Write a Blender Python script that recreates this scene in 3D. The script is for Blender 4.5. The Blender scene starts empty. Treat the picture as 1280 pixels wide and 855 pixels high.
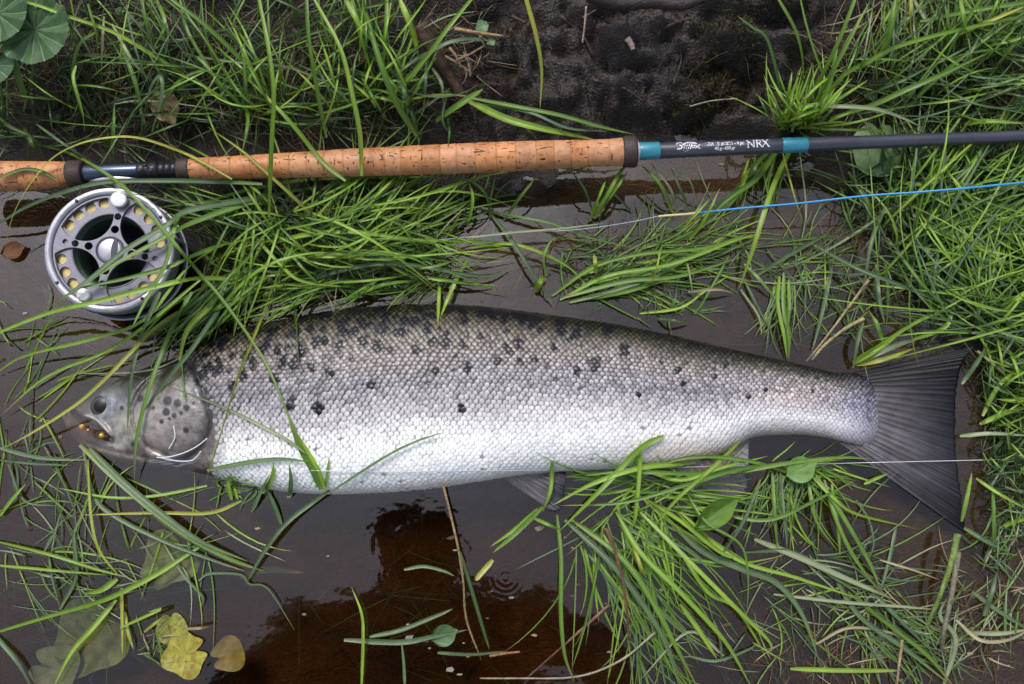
import bpy, bmesh, math, random
import numpy as np
from mathutils import Vector, Matrix

scene = bpy.context.scene
# ------------------------------------------------------------------ camera
TILT = math.radians(10.0)
DIST = 0.98
F_PX = 1280 * DIST / 1.024
cam_data = bpy.data.cameras.new('camera')
cam_data.sensor_width = 36.0
cam_data.lens = 36.0 * DIST / 1.024
cam_data.clip_start = 0.01
cam_data.clip_end = 200.0
cam = bpy.data.objects.new('camera', cam_data)
scene.collection.objects.link(cam)
CAM = np.array([0.0, -DIST * math.sin(TILT), DIST * math.cos(TILT)])
cam.location = CAM
cam.rotation_euler = (TILT, 0, 0)
scene.camera = cam
# ------------------------------------------------------------------ sky, sun, exposure
SUN_EL, SUN_AZ = 58.0, 335.0           # degrees; azimuth clockwise from +Y
world = bpy.data.worlds.new('World')
scene.world = world
world.use_nodes = True
wn = world.node_tree
wn.nodes.clear()
sky = wn.nodes.new('ShaderNodeTexSky')
sky.sky_type = 'NISHITA'
sky.sun_disc = False
sky.sun_elevation = math.radians(SUN_EL)
sky.sun_rotation = math.radians(SUN_AZ)
sky.dust_density = 4.0
sky.air_density = 1.0
hs = wn.nodes.new('ShaderNodeHueSaturation')
hs.inputs['Saturation'].default_value = 0.52
tint = wn.nodes.new('ShaderNodeMix'); tint.data_type = 'RGBA'; tint.blend_type = 'MULTIPLY'
tint.inputs[0].default_value = 1.0
tint.inputs[7].default_value = (1.0, 1.0, 1.07, 1)
bg = wn.nodes.new('ShaderNodeBackground')
bg.inputs['Strength'].default_value = 0.15
wo = wn.nodes.new('ShaderNodeOutputWorld')
wn.links.new(sky.outputs[0], hs.inputs['Color'])
wn.links.new(hs.outputs[0], tint.inputs[6])
wn.links.new(tint.outputs[2], bg.inputs['Color'])
wn.links.new(bg.outputs[0], wo.inputs['Surface'])
sun_data = bpy.data.lights.new('sun', 'SUN')
sun_data.energy = 1.3
sun_data.angle = math.radians(14)
sun_data.color = (1.0, 0.96, 0.90)
sun = bpy.data.objects.new('sun', sun_data)
scene.collection.objects.link(sun)
_el, _az = math.radians(SUN_EL), math.radians(SUN_AZ)
sun_dir = Vector((math.sin(_az) * math.cos(_el), math.cos(_az) * math.cos(_el), math.sin(_el)))
sun.rotation_euler = sun_dir.to_track_quat('Z', 'Y').to_euler()
sun.location = sun_dir * 5
scene.view_settings.view_transform = 'Standard'
scene.view_settings.look = 'None'
scene.view_settings.gamma = 1.0
scene.view_settings.use_curve_mapping = False
scene.view_settings.exposure = 0.32

# ------------------------------------------------------------------ helpers
random.seed(7)
rng = np.random.default_rng(11)
R_, D_, U_ = np.array([1., 0, 0]), np.array([0, math.sin(TILT), -math.cos(TILT)]), np.array([0, math.cos(TILT), math.sin(TILT)])

def P(px, py, z):
    """photo pixel + real height above the water -> point in the place (vectorised)"""
    px, py, z = np.broadcast_arrays(np.asarray(px, float), np.asarray(py, float), np.asarray(z, float))
    ray = D_ + (px[..., None] - 640) / F_PX * R_ - (py[..., None] - 427.5) / F_PX * U_
    t = (z - CAM[2]) / ray[..., 2]
    return CAM + ray * t[..., None]

def PXS(z=0.0):
    return 0.0008 * (1 - z / CAM[2])

def link(o, parent=None, name=None):
    scene.collection.objects.link(o)
    if parent is not None:
        o.parent = parent
        o.matrix_parent_inverse = Matrix.Translation(parent.location).inverted()
    return o

def tag(o, label=None, cat=None, group=None, kind=None):
    if label: o['label'] = label
    if cat: o['category'] = cat
    if group: o['group'] = group
    if kind: o['kind'] = kind
    return o

def empty(name, loc, label, cat, group=None):
    e = bpy.data.objects.new(name, None)
    e.empty_display_size = 0.02
    e.location = Vector([float(v) for v in loc])
    scene.collection.objects.link(e)
    return tag(e, label, cat, group)

def mesh_obj(name, verts, faces, mat, parent=None, cols=None, smooth=True, uv=None):
    me = bpy.data.meshes.new(name)
    me.from_pydata([tuple(map(float, v)) for v in verts], [], faces)
    if cols is not None:
        a = me.color_attributes.new('Col', 'FLOAT_COLOR', 'POINT')
        c = np.asarray(cols, np.float32)
        if c.shape[1] == 3:
            c = np.concatenate([c, np.ones((len(c), 1), np.float32)], 1)
        a.data.foreach_set('color', c.ravel())
    if smooth:
        me.polygons.foreach_set('use_smooth', np.ones(len(me.polygons), bool))
    me.materials.append(mat)
    me.update()
    return link(bpy.data.objects.new(name, me), parent)

def hash2(i, j, s):
    v = np.sin(i * 127.1 + j * 311.7 + s * 74.7) * 43758.5453
    return v - np.floor(v)

def vnoise(x, y, s=0.0):
    x = np.asarray(x, float); y = np.asarray(y, float)
    i, j = np.floor(x), np.floor(y)
    fx, fy = x - i, y - j
    fx, fy = fx * fx * (3 - 2 * fx), fy * fy * (3 - 2 * fy)
    a, b = hash2(i, j, s), hash2(i + 1, j, s)
    c, d = hash2(i, j + 1, s), hash2(i + 1, j + 1, s)
    return (a * (1 - fx) + b * fx) * (1 - fy) + (c * (1 - fx) + d * fx) * fy

def fbm(x, y, s=0.0, o=4):
    r, a, n = 0, 0.5, 0
    for k in range(o):
        r = r + a * vnoise(x * 2 ** k, y * 2 ** k, s + k * 3.1); n += a; a *= 0.5
    return r / n

def grid_faces(nu, nv, closed_v=False):
    f = []
    for i in range(nu - 1):
        for j in range(nv if closed_v else nv - 1):
            k = (j + 1) % nv
            f.append((i * nv + j, (i + 1) * nv + j, (i + 1) * nv + k, i * nv + k))
    return f

# ------------------------------------------------------------------ materials
def new_mat(name):
    m = bpy.data.materials.new(name); m.use_nodes = True
    nt = m.node_tree; nt.nodes.clear()
    return m, nt, nt.nodes.new('ShaderNodeOutputMaterial')

def N(nt, typ, **kw):
    n = nt.nodes.new(typ)
    for k, v in kw.items(): setattr(n, k, v)
    return n

def principled(name, color, rough=0.5, metal=0.0, spec=0.5, noise=None, bump=None, vcol=False, coat=0.0, rough_var=0.0, coords='Object', sss=0.0):
    """noise: (scale, dark colour, amount, detail); bump: (scale, strength, distance)"""
    m, nt, out = new_mat(name)
    b = N(nt, 'ShaderNodeBsdfPrincipled')
    nt.links.new(b.outputs[0], out.inputs[0])
    b.inputs['Roughness'].default_value = rough
    b.inputs['Metallic'].default_value = metal
    b.inputs['Specular IOR Level'].default_value = spec
    b.inputs['Coat Weight'].default_value = coat
    b.inputs['Coat Roughness'].default_value = 0.12
    if sss:
        b.inputs['Subsurface Weight'].default_value = sss
        b.inputs['Subsurface Radius'].default_value = (0.004, 0.003, 0.002)
    tc = N(nt, 'ShaderNodeTexCoord')
    src = None
    if vcol:
        at = N(nt, 'ShaderNodeAttribute', attribute_name='Col'); src = at.outputs['Color']
    if noise:
        tx = N(nt, 'ShaderNodeTexNoise')
        tx.inputs['Scale'].default_value = noise[0]
        tx.inputs['Detail'].default_value = noise[3] if len(noise) > 3 else 6
        tx.inputs['Roughness'].default_value = 0.65
        nt.links.new(tc.outputs[coords], tx.inputs['Vector'])
        mr = N(nt, 'ShaderNodeMapRange')
        mr.inputs['From Min'].default_value = 0.35; mr.inputs['From Max'].default_value = 0.7
        mr.inputs['To Max'].default_value = noise[2]
        nt.links.new(tx.outputs['Fac'], mr.inputs['Value'])
        mx = N(nt, 'ShaderNodeMix', data_type='RGBA', blend_type='MULTIPLY' if vcol else 'MIX')
        nt.links.new(mr.outputs[0], mx.inputs[0])
        if src: nt.links.new(src, mx.inputs[6])
        else: mx.inputs[6].default_value = (*color, 1)
        mx.inputs[7].default_value = (*noise[1], 1)
        src = mx.outputs[2]
        if rough_var:
            mr2 = N(nt, 'ShaderNodeMapRange')
            mr2.inputs['To Min'].default_value = max(0.02, rough - rough_var); mr2.inputs['To Max'].default_value = rough + rough_var
            nt.links.new(tx.outputs['Fac'], mr2.inputs['Value']); nt.links.new(mr2.outputs[0], b.inputs['Roughness'])
    if src: nt.links.new(src, b.inputs['Base Color'])
    else: b.inputs['Base Color'].default_value = (*color, 1)
    if bump:
        t2 = N(nt, 'ShaderNodeTexNoise'); t2.inputs['Scale'].default_value = bump[0]; t2.inputs['Detail'].default_value = 5
        nt.links.new(tc.outputs[coords], t2.inputs['Vector'])
        bp = N(nt, 'ShaderNodeBump'); bp.inputs['Strength'].default_value = bump[1]; bp.inputs['Distance'].default_value = bump[2]
        nt.links.new(t2.outputs['Fac'], bp.inputs['Height']); nt.links.new(bp.outputs[0], b.inputs['Normal'])
    return m

def leaf_material(name, trans=0.35, rough=0.35, bump_scale=700, noise_amt=0.45, noise_scale=60):
    m, nt, out = new_mat(name)
    at = N(nt, 'ShaderNodeAttribute', attribute_name='Col')
    tc = N(nt, 'ShaderNodeTexCoord')
    tx = N(nt, 'ShaderNodeTexNoise'); tx.inputs['Scale'].default_value = noise_scale; tx.inputs['Detail'].default_value = 5
    nt.links.new(tc.outputs['Object'], tx.inputs['Vector'])
    mr = N(nt, 'ShaderNodeMapRange'); mr.inputs['From Min'].default_value = .3; mr.inputs['From Max'].default_value = .75
    mr.inputs['To Min'].default_value = 0; mr.inputs['To Max'].default_value = noise_amt
    nt.links.new(tx.outputs['Fac'], mr.inputs['Value'])
    mx = N(nt, 'ShaderNodeMix', data_type='RGBA', blend_type='MULTIPLY')
    nt.links.new(mr.outputs[0], mx.inputs[0]); nt.links.new(at.outputs['Color'], mx.inputs[6])
    mx.inputs[7].default_value = (.55, .6, .5, 1)
    b = N(nt, 'ShaderNodeBsdfPrincipled')
    b.inputs['Roughness'].default_value = rough
    b.inputs['Specular IOR Level'].default_value = 0.45
    nt.links.new(mx.outputs[2], b.inputs['Base Color'])
    t2 = N(nt, 'ShaderNodeTexNoise'); t2.inputs['Scale'].default_value = bump_scale
    nt.links.new(tc.outputs['Object'], t2.inputs['Vector'])
    bp = N(nt, 'ShaderNodeBump'); bp.inputs['Strength'].default_value = .35; bp.inputs['Distance'].default_value = .0006
    nt.links.new(t2.outputs['Fac'], bp.inputs['Height']); nt.links.new(bp.outputs[0], b.inputs['Normal'])
    tr = N(nt, 'ShaderNodeBsdfTranslucent')
    br = N(nt, 'ShaderNodeMix', data_type='RGBA', blend_type='MULTIPLY'); br.inputs[0].default_value = 1
    nt.links.new(mx.outputs[2], br.inputs[6]); br.inputs[7].default_value = (1.3, 1.35, .7, 1)
    nt.links.new(br.outputs[2], tr.inputs['Color'])
    ms = N(nt, 'ShaderNodeMixShader'); ms.inputs[0].default_value = trans
    nt.links.new(b.outputs[0], ms.inputs[1]); nt.links.new(tr.outputs[0], ms.inputs[2])
    nt.links.new(ms.outputs[0], out.inputs[0])
    return m

M_GRASS = leaf_material('grass_blades')
M_LEAF = leaf_material('broad_leaves', .25, .45, 400, .5, 90)
M_STRAW = leaf_material('dry_straw', .2, .6, 500, .6, 80)

# ------------------------------------------------------------------ the lie of the land
GU = np.array([-100, 0, 150, 300, 450, 600, 750, 900, 1050, 1200, 1380], float)
GV = np.array([-200, -60, 40, 120, 200, 300, 400, 500, 600, 700, 800, 950], float)
GZ = np.array([
    [11, 11, 11, 11, 11, 11, 13, 12, 10, 9, 9],
    [7.5, 7.5, 8, 8, 8, 8, 10, 9.5, 8, 6.5, 6],
    [5, 5, 5, 5.5, 5.5, 5, 6.5, 6.5, 5, 4, 4],
    [2.6, 2.6, 3, 3.4, 3.4, 3, 4.2, 4.0, 2.2, 2.4, 3],
    [.6, .8, 1.6, 2.4, 2.2, .6, -.8, -1.2, .3, 1.6, 2.2],
    [-3, -3, -1.4, 1.6, 1.6, -1.4, -2.5, -2, -1.2, 1.0, 1.7],
    [-5, -5, -5, -4.2, -4.2, -4.8, -5, -4, -2.6, .5, 1.2],
    [-6, -6, -6.4, -7, -7.2, -7.2, -7, -6, -4.4, -.9, .8],
    [-6, -6, -6, -7, -7, -7, -6.4, -5, -3.6, -1.2, .5],
    [-5, -5, -5, -6, -7, -7, -6, -4.6, -3.4, -2.0, -.4],
    [-5, -4.6, -4.6, -6, -7, -7, -6, -4.6, -2.6, -1.6, -.6],
    [-5, -5, -5, -6, -6.5, -6.5, -6, -5, -3.5, -2.5, -2]]) / 100

def _smooth(t): return t * t * (3 - 2 * t)

def G(x, y):
    """height of the ground at a place"""
    x = np.asarray(x, float); y = np.asarray(y, float)
    u = np.clip(x / 0.0008 + 640, GU[0], GU[-1] - 1e-3); v = np.clip(427 - y / 0.0008, GV[0], GV[-1] - 1e-3)
    i = np.clip(np.searchsorted(GU, u, 'right') - 1, 0, len(GU) - 2); j = np.clip(np.searchsorted(GV, v, 'right') - 1, 0, len(GV) - 2)
    a = (u - GU[i]) / (GU[i + 1] - GU[i]); b = (v - GV[j]) / (GV[j + 1] - GV[j])
    a, b = _smooth(a), _smooth(b)
    z = (GZ[j, i] * (1 - a) + GZ[j, i + 1] * a) * (1 - b) + (GZ[j + 1, i] * (1 - a) + GZ[j + 1, i + 1] * a) * b
    dry = np.clip((z + .01) / .03, 0, 1)
    n = (fbm(x * 14, y * 14, 1.0, 3) - .5) * .030 + (fbm(x * 55, y * 55, 5.0, 3) - .5) * .014
    rug = dry * (.55 + .45 * _smooth(np.clip((u - 560) / 80, 0, 1)) * _smooth(np.clip((1060 - u) / 80, 0, 1)))
    crag = np.abs(fbm(x * 20 + 2.5 * fbm(x * 14, y * 14, 4), y * 24, 14, 4) - .5) * .13 - .016
    return z + n * (.25 + 1.3 * rug) + crag * dry * (.25 + .75 * _smooth(np.clip((u - 560) / 80, 0, 1)) * _smooth(np.clip((1060 - u) / 80, 0, 1)))

_gx = np.arange(-.75, .7501, .0025); _gy = np.arange(-.55, .7501, .0025)
class Table:
    """heights sampled once, then read by bilinear lookup"""
    def __init__(self, fn):
        X, Y = np.meshgrid(_gx, _gy, indexing='ij'); self.z = fn(X, Y)
    def __call__(self, x, y):
        u = np.clip((np.asarray(x, float) - _gx[0]) / .0025, 0, len(_gx) - 1.001); v = np.clip((np.asarray(y, float) - _gy[0]) / .0025, 0, len(_gy) - 1.001)
        i = u.astype(int); j = v.astype(int); a = u - i; b = v - j; z = self.z
        return (z[i, j] * (1 - a) + z[i + 1, j] * a) * (1 - b) + (z[i, j + 1] * (1 - a) + z[i + 1, j + 1] * a) * b
G_exact = G
G = Table(G_exact)

def build_ground():
    xs = np.concatenate([-.66 - np.geomspace(.02, 24, 26)[::-1], np.linspace(-.66, .66, 360), .66 + np.geomspace(.02, 24, 26)])
    ys = np.concatenate([-.46 - np.geomspace(.02, 24, 26)[::-1], np.linspace(-.46, .60, 300), .60 + np.geomspace(.02, 24, 26)])
    X, Y = np.meshgrid(xs, ys, indexing='ij')
    Z = G_exact(X, Y)
    far = np.clip((np.hypot(X, Y) - 1.5) / 6, 0, 1)
    Z = Z + far * np.where(Y > 0, .35, 0) * fbm(X * .5, Y * .5, 2)
    fine = (fbm(X * 170, Y * 170, 9.0, 3) - .5) * .0065
    soil = np.clip((Z - .004) / .02, 0, 1)
    Z = Z + soil * fine * 1.3 + (1 - soil) * fine * .35
    V = np.stack([X, Y, Z], -1).reshape(-1, 3)
    # own colours: wet peat, greyer stone-hard peat, brown silt under water
    n1 = fbm(X * 9, Y * 9, 21, 4)[..., None]; n2 = fbm(X * 60, Y * 60, 25, 4)[..., None]
    peat = np.array([.024, .016, .011]); stone = np.array([.068, .058, .053]); rust = np.array([.085, .046, .024])
    U = X / .0008 + 640
    st = (_smooth(np.clip((U - 590) / 90, 0, 1)) * _smooth(np.clip((1040 - U) / 90, 0, 1)))[..., None]
    land = peat + (stone - peat) * np.clip(st * (.35 + 1.2 * (n1 - .3)), 0, 1)
    land = land + (rust - land) * np.clip((n2 - .55) * 2.0, 0, .55)
    silt = np.array([.090, .053, .019]) * (.55 + .9 * n1) * (.7 + .6 * n2)
    w = _smooth(np.clip((Z + .014) / .016, 0, 1))[..., None]
    C = silt + (land - silt) * w
    m = principled('wet_ground', (0, 0, 0), .4, vcol=True, noise=(260, (.35, .33, .32), .8, 8), bump=(380, .8, .005), rough_var=.3, spec=.5)
    o = mesh_obj('ground', V, grid_faces(len(xs), len(ys)), m, cols=C.reshape(-1, 3))
    tag(o, 'dark wet peat bank sloping into the shallow brown pool', 'ground', kind='structure')
build_ground()

def build_water():
    n = 2
    L = 30
    zs = (-.12, 0.0)
    xs = np.concatenate([[-L, -3], np.linspace(-.7, .7, 160), [3, L]])
    ys = np.concatenate([[-L, -3], np.linspace(-.5, .62, 130), [3, L]])
    X, Y = np.meshgrid(xs, ys, indexing='ij')
    edge = ((np.abs(X) > .69) | (Y < -.49) | (Y > .61))
    Z = np.where(edge, 0, (fbm(X * 9, Y * 9, 3, 3) - .5) * .0012 + (fbm(X * 38, Y * 38, 8, 2) - .5) * .00022)
    c = P(632, 722, 0.0)
    r = np.hypot(X - c[0], Y - c[1])
    nu, nv = len(xs), len(ys)
    top = np.stack([X, Y, Z], -1).reshape(-1, 3)
    V = list(map(tuple, top)); F = grid_faces(nu, nv)
    k = len(V)
    V += [(-L, -L, -.35), (L, -L, -.35), (L, L, -.35), (-L, L, -.35)]
    idx = lambda i, j: i * nv + j
    F.append((k, k + 3, k + 2, k + 1))
    F.append(tuple([k, k + 1] + [idx(i, 0) for i in range(nu - 1, -1, -1)]))
    F.append(tuple([k + 2, k + 3] + [idx(i, nv - 1) for i in range(nu)]))
    F.append(tuple([k + 3, k] + [idx(0, j) for j in range(nv)]))
    F.append(tuple([k + 1, k + 2] + [idx(nu - 1, j) for j in range(nv - 1, -1, -1)]))
    m, nt, out = new_mat('peaty_water')
    tc = N(nt, 'ShaderNodeTexCoord')
    tx = N(nt, 'ShaderNodeTexNoise'); tx.inputs['Scale'].default_value = 26; tx.inputs['Detail'].default_value = 3
    nt.links.new(tc.outputs['Object'], tx.inputs['Vector'])
    # a few small rings spreading from a dripping stem
    mp = N(nt, 'ShaderNodeVectorMath', operation='DISTANCE'); mp.inputs[1].default_value = tuple(c)
    nt.links.new(tc.outputs['Object'], mp.inputs[0])
    sc = N(nt, 'ShaderNodeMath', operation='MULTIPLY'); sc.inputs[1].default_value = 2 * math.pi / .0052
    nt.links.new(mp.outputs['Value'], sc.inputs[0])
    sn = N(nt, 'ShaderNodeMath', operation='SINE'); nt.links.new(sc.outputs[0], sn.inputs[0])
    fa = N(nt, 'ShaderNodeMapRange'); fa.inputs['From Min'].default_value = .006; fa.inputs['From Max'].default_value = .034
    fa.inputs['To Min'].default_value = .03; fa.inputs['To Max'].default_value = 0
    nt.links.new(mp.outputs['Value'], fa.inputs['Value'])
    rg = N(nt, 'ShaderNodeMath', operation='MULTIPLY'); nt.links.new(sn.outputs[0], rg.inputs[0]); nt.links.new(fa.outputs[0], rg.inputs[1])
    ad = N(nt, 'ShaderNodeMath', operation='ADD'); nt.links.new(rg.outputs[0], ad.inputs[0]); nt.links.new(tx.outputs['Fac'], ad.inputs[1])
    bp = N(nt, 'ShaderNodeBump'); bp.inputs['Strength'].default_value = .25; bp.inputs['Distance'].default_value = .002
    nt.links.new(ad.outputs[0], bp.inputs['Height'])
    fr = N(nt, 'ShaderNodeFresnel'); fr.inputs['IOR'].default_value = WATER_IOR
    nt.links.new(bp.outputs[0], fr.inputs['Normal'])
    gl = N(nt, 'ShaderNodeBsdfGlossy'); gl.inputs['Roughness'].default_value = .035
    gl.inputs['Color'].default_value = (1, 1, 1, 1)
    nt.links.new(bp.outputs[0], gl.inputs['Normal'])
    tr = N(nt, 'ShaderNodeBsdfTransparent')
    mx = N(nt, 'ShaderNodeMixShader')
    nt.links.new(fr.outputs[0], mx.inputs[0]); nt.links.new(tr.outputs[0], mx.inputs[1]); nt.links.new(gl.outputs[0], mx.inputs[2])
    nt.links.new(mx.outputs[0], out.inputs['Surface'])
    va = N(nt, 'ShaderNodeVolumeAbsorption'); va.inputs['Color'].default_value = (.66, .42, .14, 1); va.inputs['Density'].default_value = WATER_DENS
    nt.links.new(va.outputs[0], out.inputs['Volume'])
    o = mesh_obj('water', V, F, m)
    tag(o, 'still shallow brown water reflecting the grey sky', 'water', kind='structure')
WATER_IOR = 1.62
WATER_DENS = 20.0
build_water()

# ------------------------------------------------------------------ the salmon
def cr(pts, n=8):
    """Catmull-Rom through points"""
    p = np.asarray(pts, float)
    p = np.vstack([2 * p[0] - p[1], p, 2 * p[-1] - p[-2]])
    out = []
    for i in range(1, len(p) - 2):
        for t in np.linspace(0, 1, n, endpoint=False):
            a, b, c, d = p[i - 1], p[i], p[i + 1], p[i + 2]
            out.append(.5 * (2 * b + (c - a) * t + (2 * a - 5 * b + 4 * c - d) * t * t + (3 * b - a - 3 * c + d) * t ** 3))
    out.append(p[-2])
    return np.array(out)

F_TOP = np.array([(80, 519), (84, 510), (92, 500), (104, 489), (120, 479), (150, 467), (190, 457), (225, 447), (247, 434), (275, 421), (310, 411), (360, 400),
                  (420, 390), (480, 384), (540, 382), (600, 385), (660, 392), (720, 400), (780, 409), (840, 421), (900, 435), (960, 448), (1010, 459), (1040, 466), (1060, 466.5), (1080, 468), (1105, 474), (1130, 479)], float)
F_BOT = np.array([(80, 524), (84, 536), (92, 547), (104, 558), (120, 567), (150, 577), (190, 584), (230, 590), (265, 596), (300, 604), (340, 612), (380, 616), (420, 617),
                  (480, 615), (540, 610), (600, 601), (660, 592), (720, 588), (780, 584), (840, 580), (890, 570), (920, 556), (945, 545), (1000, 543), (1035, 547), (1060, 554), (1080, 560), (1105, 564), (1130, 566)], float)
F_T = np.array([(80, .004), (95, .010), (120, .020), (160, .030), (220, .039), (300, .047), (400, .054), (520, .056), (640, .052), (760, .044), (880, .034), (960, .027), (1030, .020), (1070, .0130), (1100, .0060), (1130, .0012)], float)
F_C = np.array([(80, -.026), (120, -.0235), (180, -.0175), (260, -.011), (360, -.006), (500, -.003), (700, -.003), (900, -.002), (1000, 0), (1060, 0), (1100, -.003), (1130, -.008)], float)
ftop = lambda s: np.interp(s, *_dense(F_TOP)); fbot = lambda s: np.interp(s, *_dense(F_BOT))
fth = lambda s: np.interp(s, *_dense(F_T)); fzc = lambda s: np.interp(s, *_dense(F_C))
_dc = {}
def _dense(A):
    k = id(A)
    if k not in _dc:
        c = cr(A, 10); _dc[k] = (c[:, 0], c[:, 1])
    return _dc[k]

def seg_dist(px, py, poly):
    d = np.full(np.shape(px), 1e9)
    for a, b in zip(poly[:-1], poly[1:]):
        a = np.array(a, float); b = np.array(b, float); e = b - a
        t = np.clip(((px - a[0]) * e[0] + (py - a[1]) * e[1]) / (e @ e), 0, 1)
        d = np.minimum(d, np.hypot(px - a[0] - t * e[0], py - a[1] - t * e[1]))
    return d

GILL = cr([(228, 452), (252, 464), (266, 486), (275, 512), (279, 535), (270, 556), (252, 572), (228, 582)], 6)
PREOP = cr([(214, 470), (196, 484), (184, 503), (180, 522), (186, 545), (198, 562), (222, 574)], 6)
MOUTH = cr([(96, 517), (108, 526), (122, 534), (136, 543), (150, 552)], 6)
MAXIL = cr([(118, 522), (132, 527), (144, 537), (152, 548)], 6)
JAWLO = cr([(118, 556), (150, 566), (190, 574), (226, 580)], 6)
EYE = (138, 511)
OP_SPOTS = [(743, 392, 24), (806, 408, 21), (863, 437, 18), (737, 460, 21), (787, 482, 15), (830, 467, 12), (706, 515, 14), (757, 500, 10), (855, 570, 16), (1062, 593, 22), (560, 372, 20), (440, 425, 14), (655, 432, 10), (915, 280, 22), (855, 365, 10), (905, 410, 10), (500, 645, 14)]
OP_SPOTS = [(80 + a / 5.03, 430 + b / 5.03, 1.12 * c / 5.03) for a, b, c in OP_SPOTS]

def head_disp(px, py):
    """relief of the head, metres outwards"""
    d = np.zeros(np.shape(px))
    g = lambda poly, w, h: h * np.exp(-(seg_dist(px, py, poly) / w) ** 2)
    d += g(GILL, 3.2, -.0042)
    inside = np.exp(-(((px - 232) / 42) ** 2 + ((py - 520) / 46) ** 2) ** 2)
    d += inside * .0035
    d += g(PREOP, 3.0, -.0034)
    d += g(MOUTH, 4.0, -.0075)
    d += g(MAXIL, 3.0, .0036)
    d += g(JAWLO, 3.0, -.0018)
    e = np.hypot(px - EYE[0], (py - EYE[1]) * 1.05)
    d += .0008 * np.exp(-((e - 16) / 5) ** 2) - .003 * np.exp(-(e / 11) ** 4)
    d += (fbm(px / 9., py / 9., 3, 3) - .5) * .0012
    return d * np.clip((300 - px) / 20, 0, 1)

SPOTS = [(40 + a / 3.2, 380 + b / 3.2) for a, b in [(745, 182), (795, 178), (985, 155), (1085, 150), (1140, 128), (1095, 78), (1020, 215), (970, 200), (1100, 255), (1170, 190), (1205, 185), (750, 285), (735, 300), (890, 320), (1015, 330), (1225, 310), (850, 235), (800, 290), (930, 265), (1045, 270), (1265, 110), (1275, 150), (1260, 200), (895, 240), (1080, 430), (1185, 440), (850, 360), (1155, 290), (1115, 225), (1085, 275)]]
SPOTS += [(380 + a / 2.85, 340 + b / 2.85) for a, b in [(155, 212), (225, 207), (45, 228), (295, 230), (375, 208), (400, 210), (165, 248), (205, 245), (75, 282), (103, 277), (150, 292), (240, 285), (285, 300), (25, 325), (10, 355), (120, 390), (265, 435), (55, 372), (85, 508), (470, 288), (415, 315), (450, 235), (575, 200), (570, 292), (515, 290), (485, 385), (590, 375), (570, 512), (690, 345), (905, 240), (630, 175), (670, 175), (715, 178), (415, 160), (440, 185), (465, 185), (545, 145), (515, 160), (780, 185), (810, 195), (910, 200), (1070, 230), (960, 245), (760, 290), (730, 315), (1020, 355), (960, 380), (1125, 300), (365, 245), (755, 170), (205, 155), (305, 183), (280, 150), (105, 165), (645, 150), (350, 250), (300, 240), (235, 275)]]
SPOTS += [(838, 470), (846, 486), (884, 478), (1007, 492), (948, 492), (702, 406), (820, 460), (770, 452), (900, 462), (925, 500), (790, 500)]
_sr = np.random.default_rng(5)
SPOTS += [(x_, float(np.interp(x_, F_TOP[:, 0], F_TOP[:, 1]) + v_ * 225)) for x_, v_ in zip(_sr.uniform(262, 720, 70), .03 + .30 * _sr.random(70) ** 1.4)]
SPOT_R = [4.3 + 2.6 * _sr.random() if k < 88 else 2.2 + 1.6 * _sr.random() for k in range(len(SPOTS))]

def lerp_cols(t, stops):
    xs = [s[0] for s in stops]
    return np.stack([np.interp(t, xs, [s[1][k] for s in stops]) for k in range(3)], -1)

def spot_mask(px, py):
    m = np.zeros(np.shape(px))
    wob = fbm(px / 4., py / 4., 31, 2) * .8 + .65
    for (sx, sy), r in zip(SPOTS, SPOT_R):
        m = np.maximum(m, np.clip((r * wob - np.hypot((px - sx) * 1.2, (py - sy) * .9)) / .9 + .5, 0, 1))
    return m

def flank_col(px, py):
    v = (py - ftop(px)) / np.maximum(fbot(px) - ftop(px), 1)
    v = v + (fbm(px / 60., py / 30., 12, 3) - .5) * .10
    tail = np.clip((px - 600) / 400, 0, 1)
    A = lerp_cols(v, [(0, (.007, .007, .005)), (.05, (.016, .015, .010)), (.10, (.036, .031, .021)), (.17, (.082, .068, .053)), (.28, (.128, .107, .100)), (.42, (.152, .138, .152)), (.52, (.20, .185, .202)), (.62, (.34, .315, .33)), (.71, (.58, .55, .565)), (.80, (.79, .775, .78)), (.94, (.84, .83, .83)), (1, (.70, .64, .58))])
    B = lerp_cols(v, [(0, (.006, .006, .005)), (.08, (.013, .012, .009)), (.16, (.042, .037, .030)), (.25, (.13, .112, .108)), (.40, (.158, .140, .160)), (.54, (.215, .195, .215)), (.66, (.38, .35, .37)), (.78, (.60, .565, .59)), (.9, (.50, .46, .49)), (1, (.40, .35, .32))])
    c = A + (B - A) * tail[..., None]
    # blue-grey patch where the scales thin out before the tail
    k = np.exp(-(((px - 1075) / 32) ** 2 + ((py - 520) / 34) ** 2))[..., None]
    c = c * (1 - .5 * k) + np.array([.24, .24, .36]) * .5 * k
    pk = np.exp(-(((px - 980) / 45) ** 2 + ((py - 500) / 12) ** 2))[..., None]
    c = c * (1 - pk * .35) + np.array([.55, .42, .38]) * pk * .35
    an = np.exp(-(((px - 850) / 70) ** 2 + ((py - 568) / 16) ** 2))[..., None]
    c = c * (1 - an * .5) + np.array([.52, .40, .28]) * an * .5
    return c * np.array([1.0, 1.045, 1.0])

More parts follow.
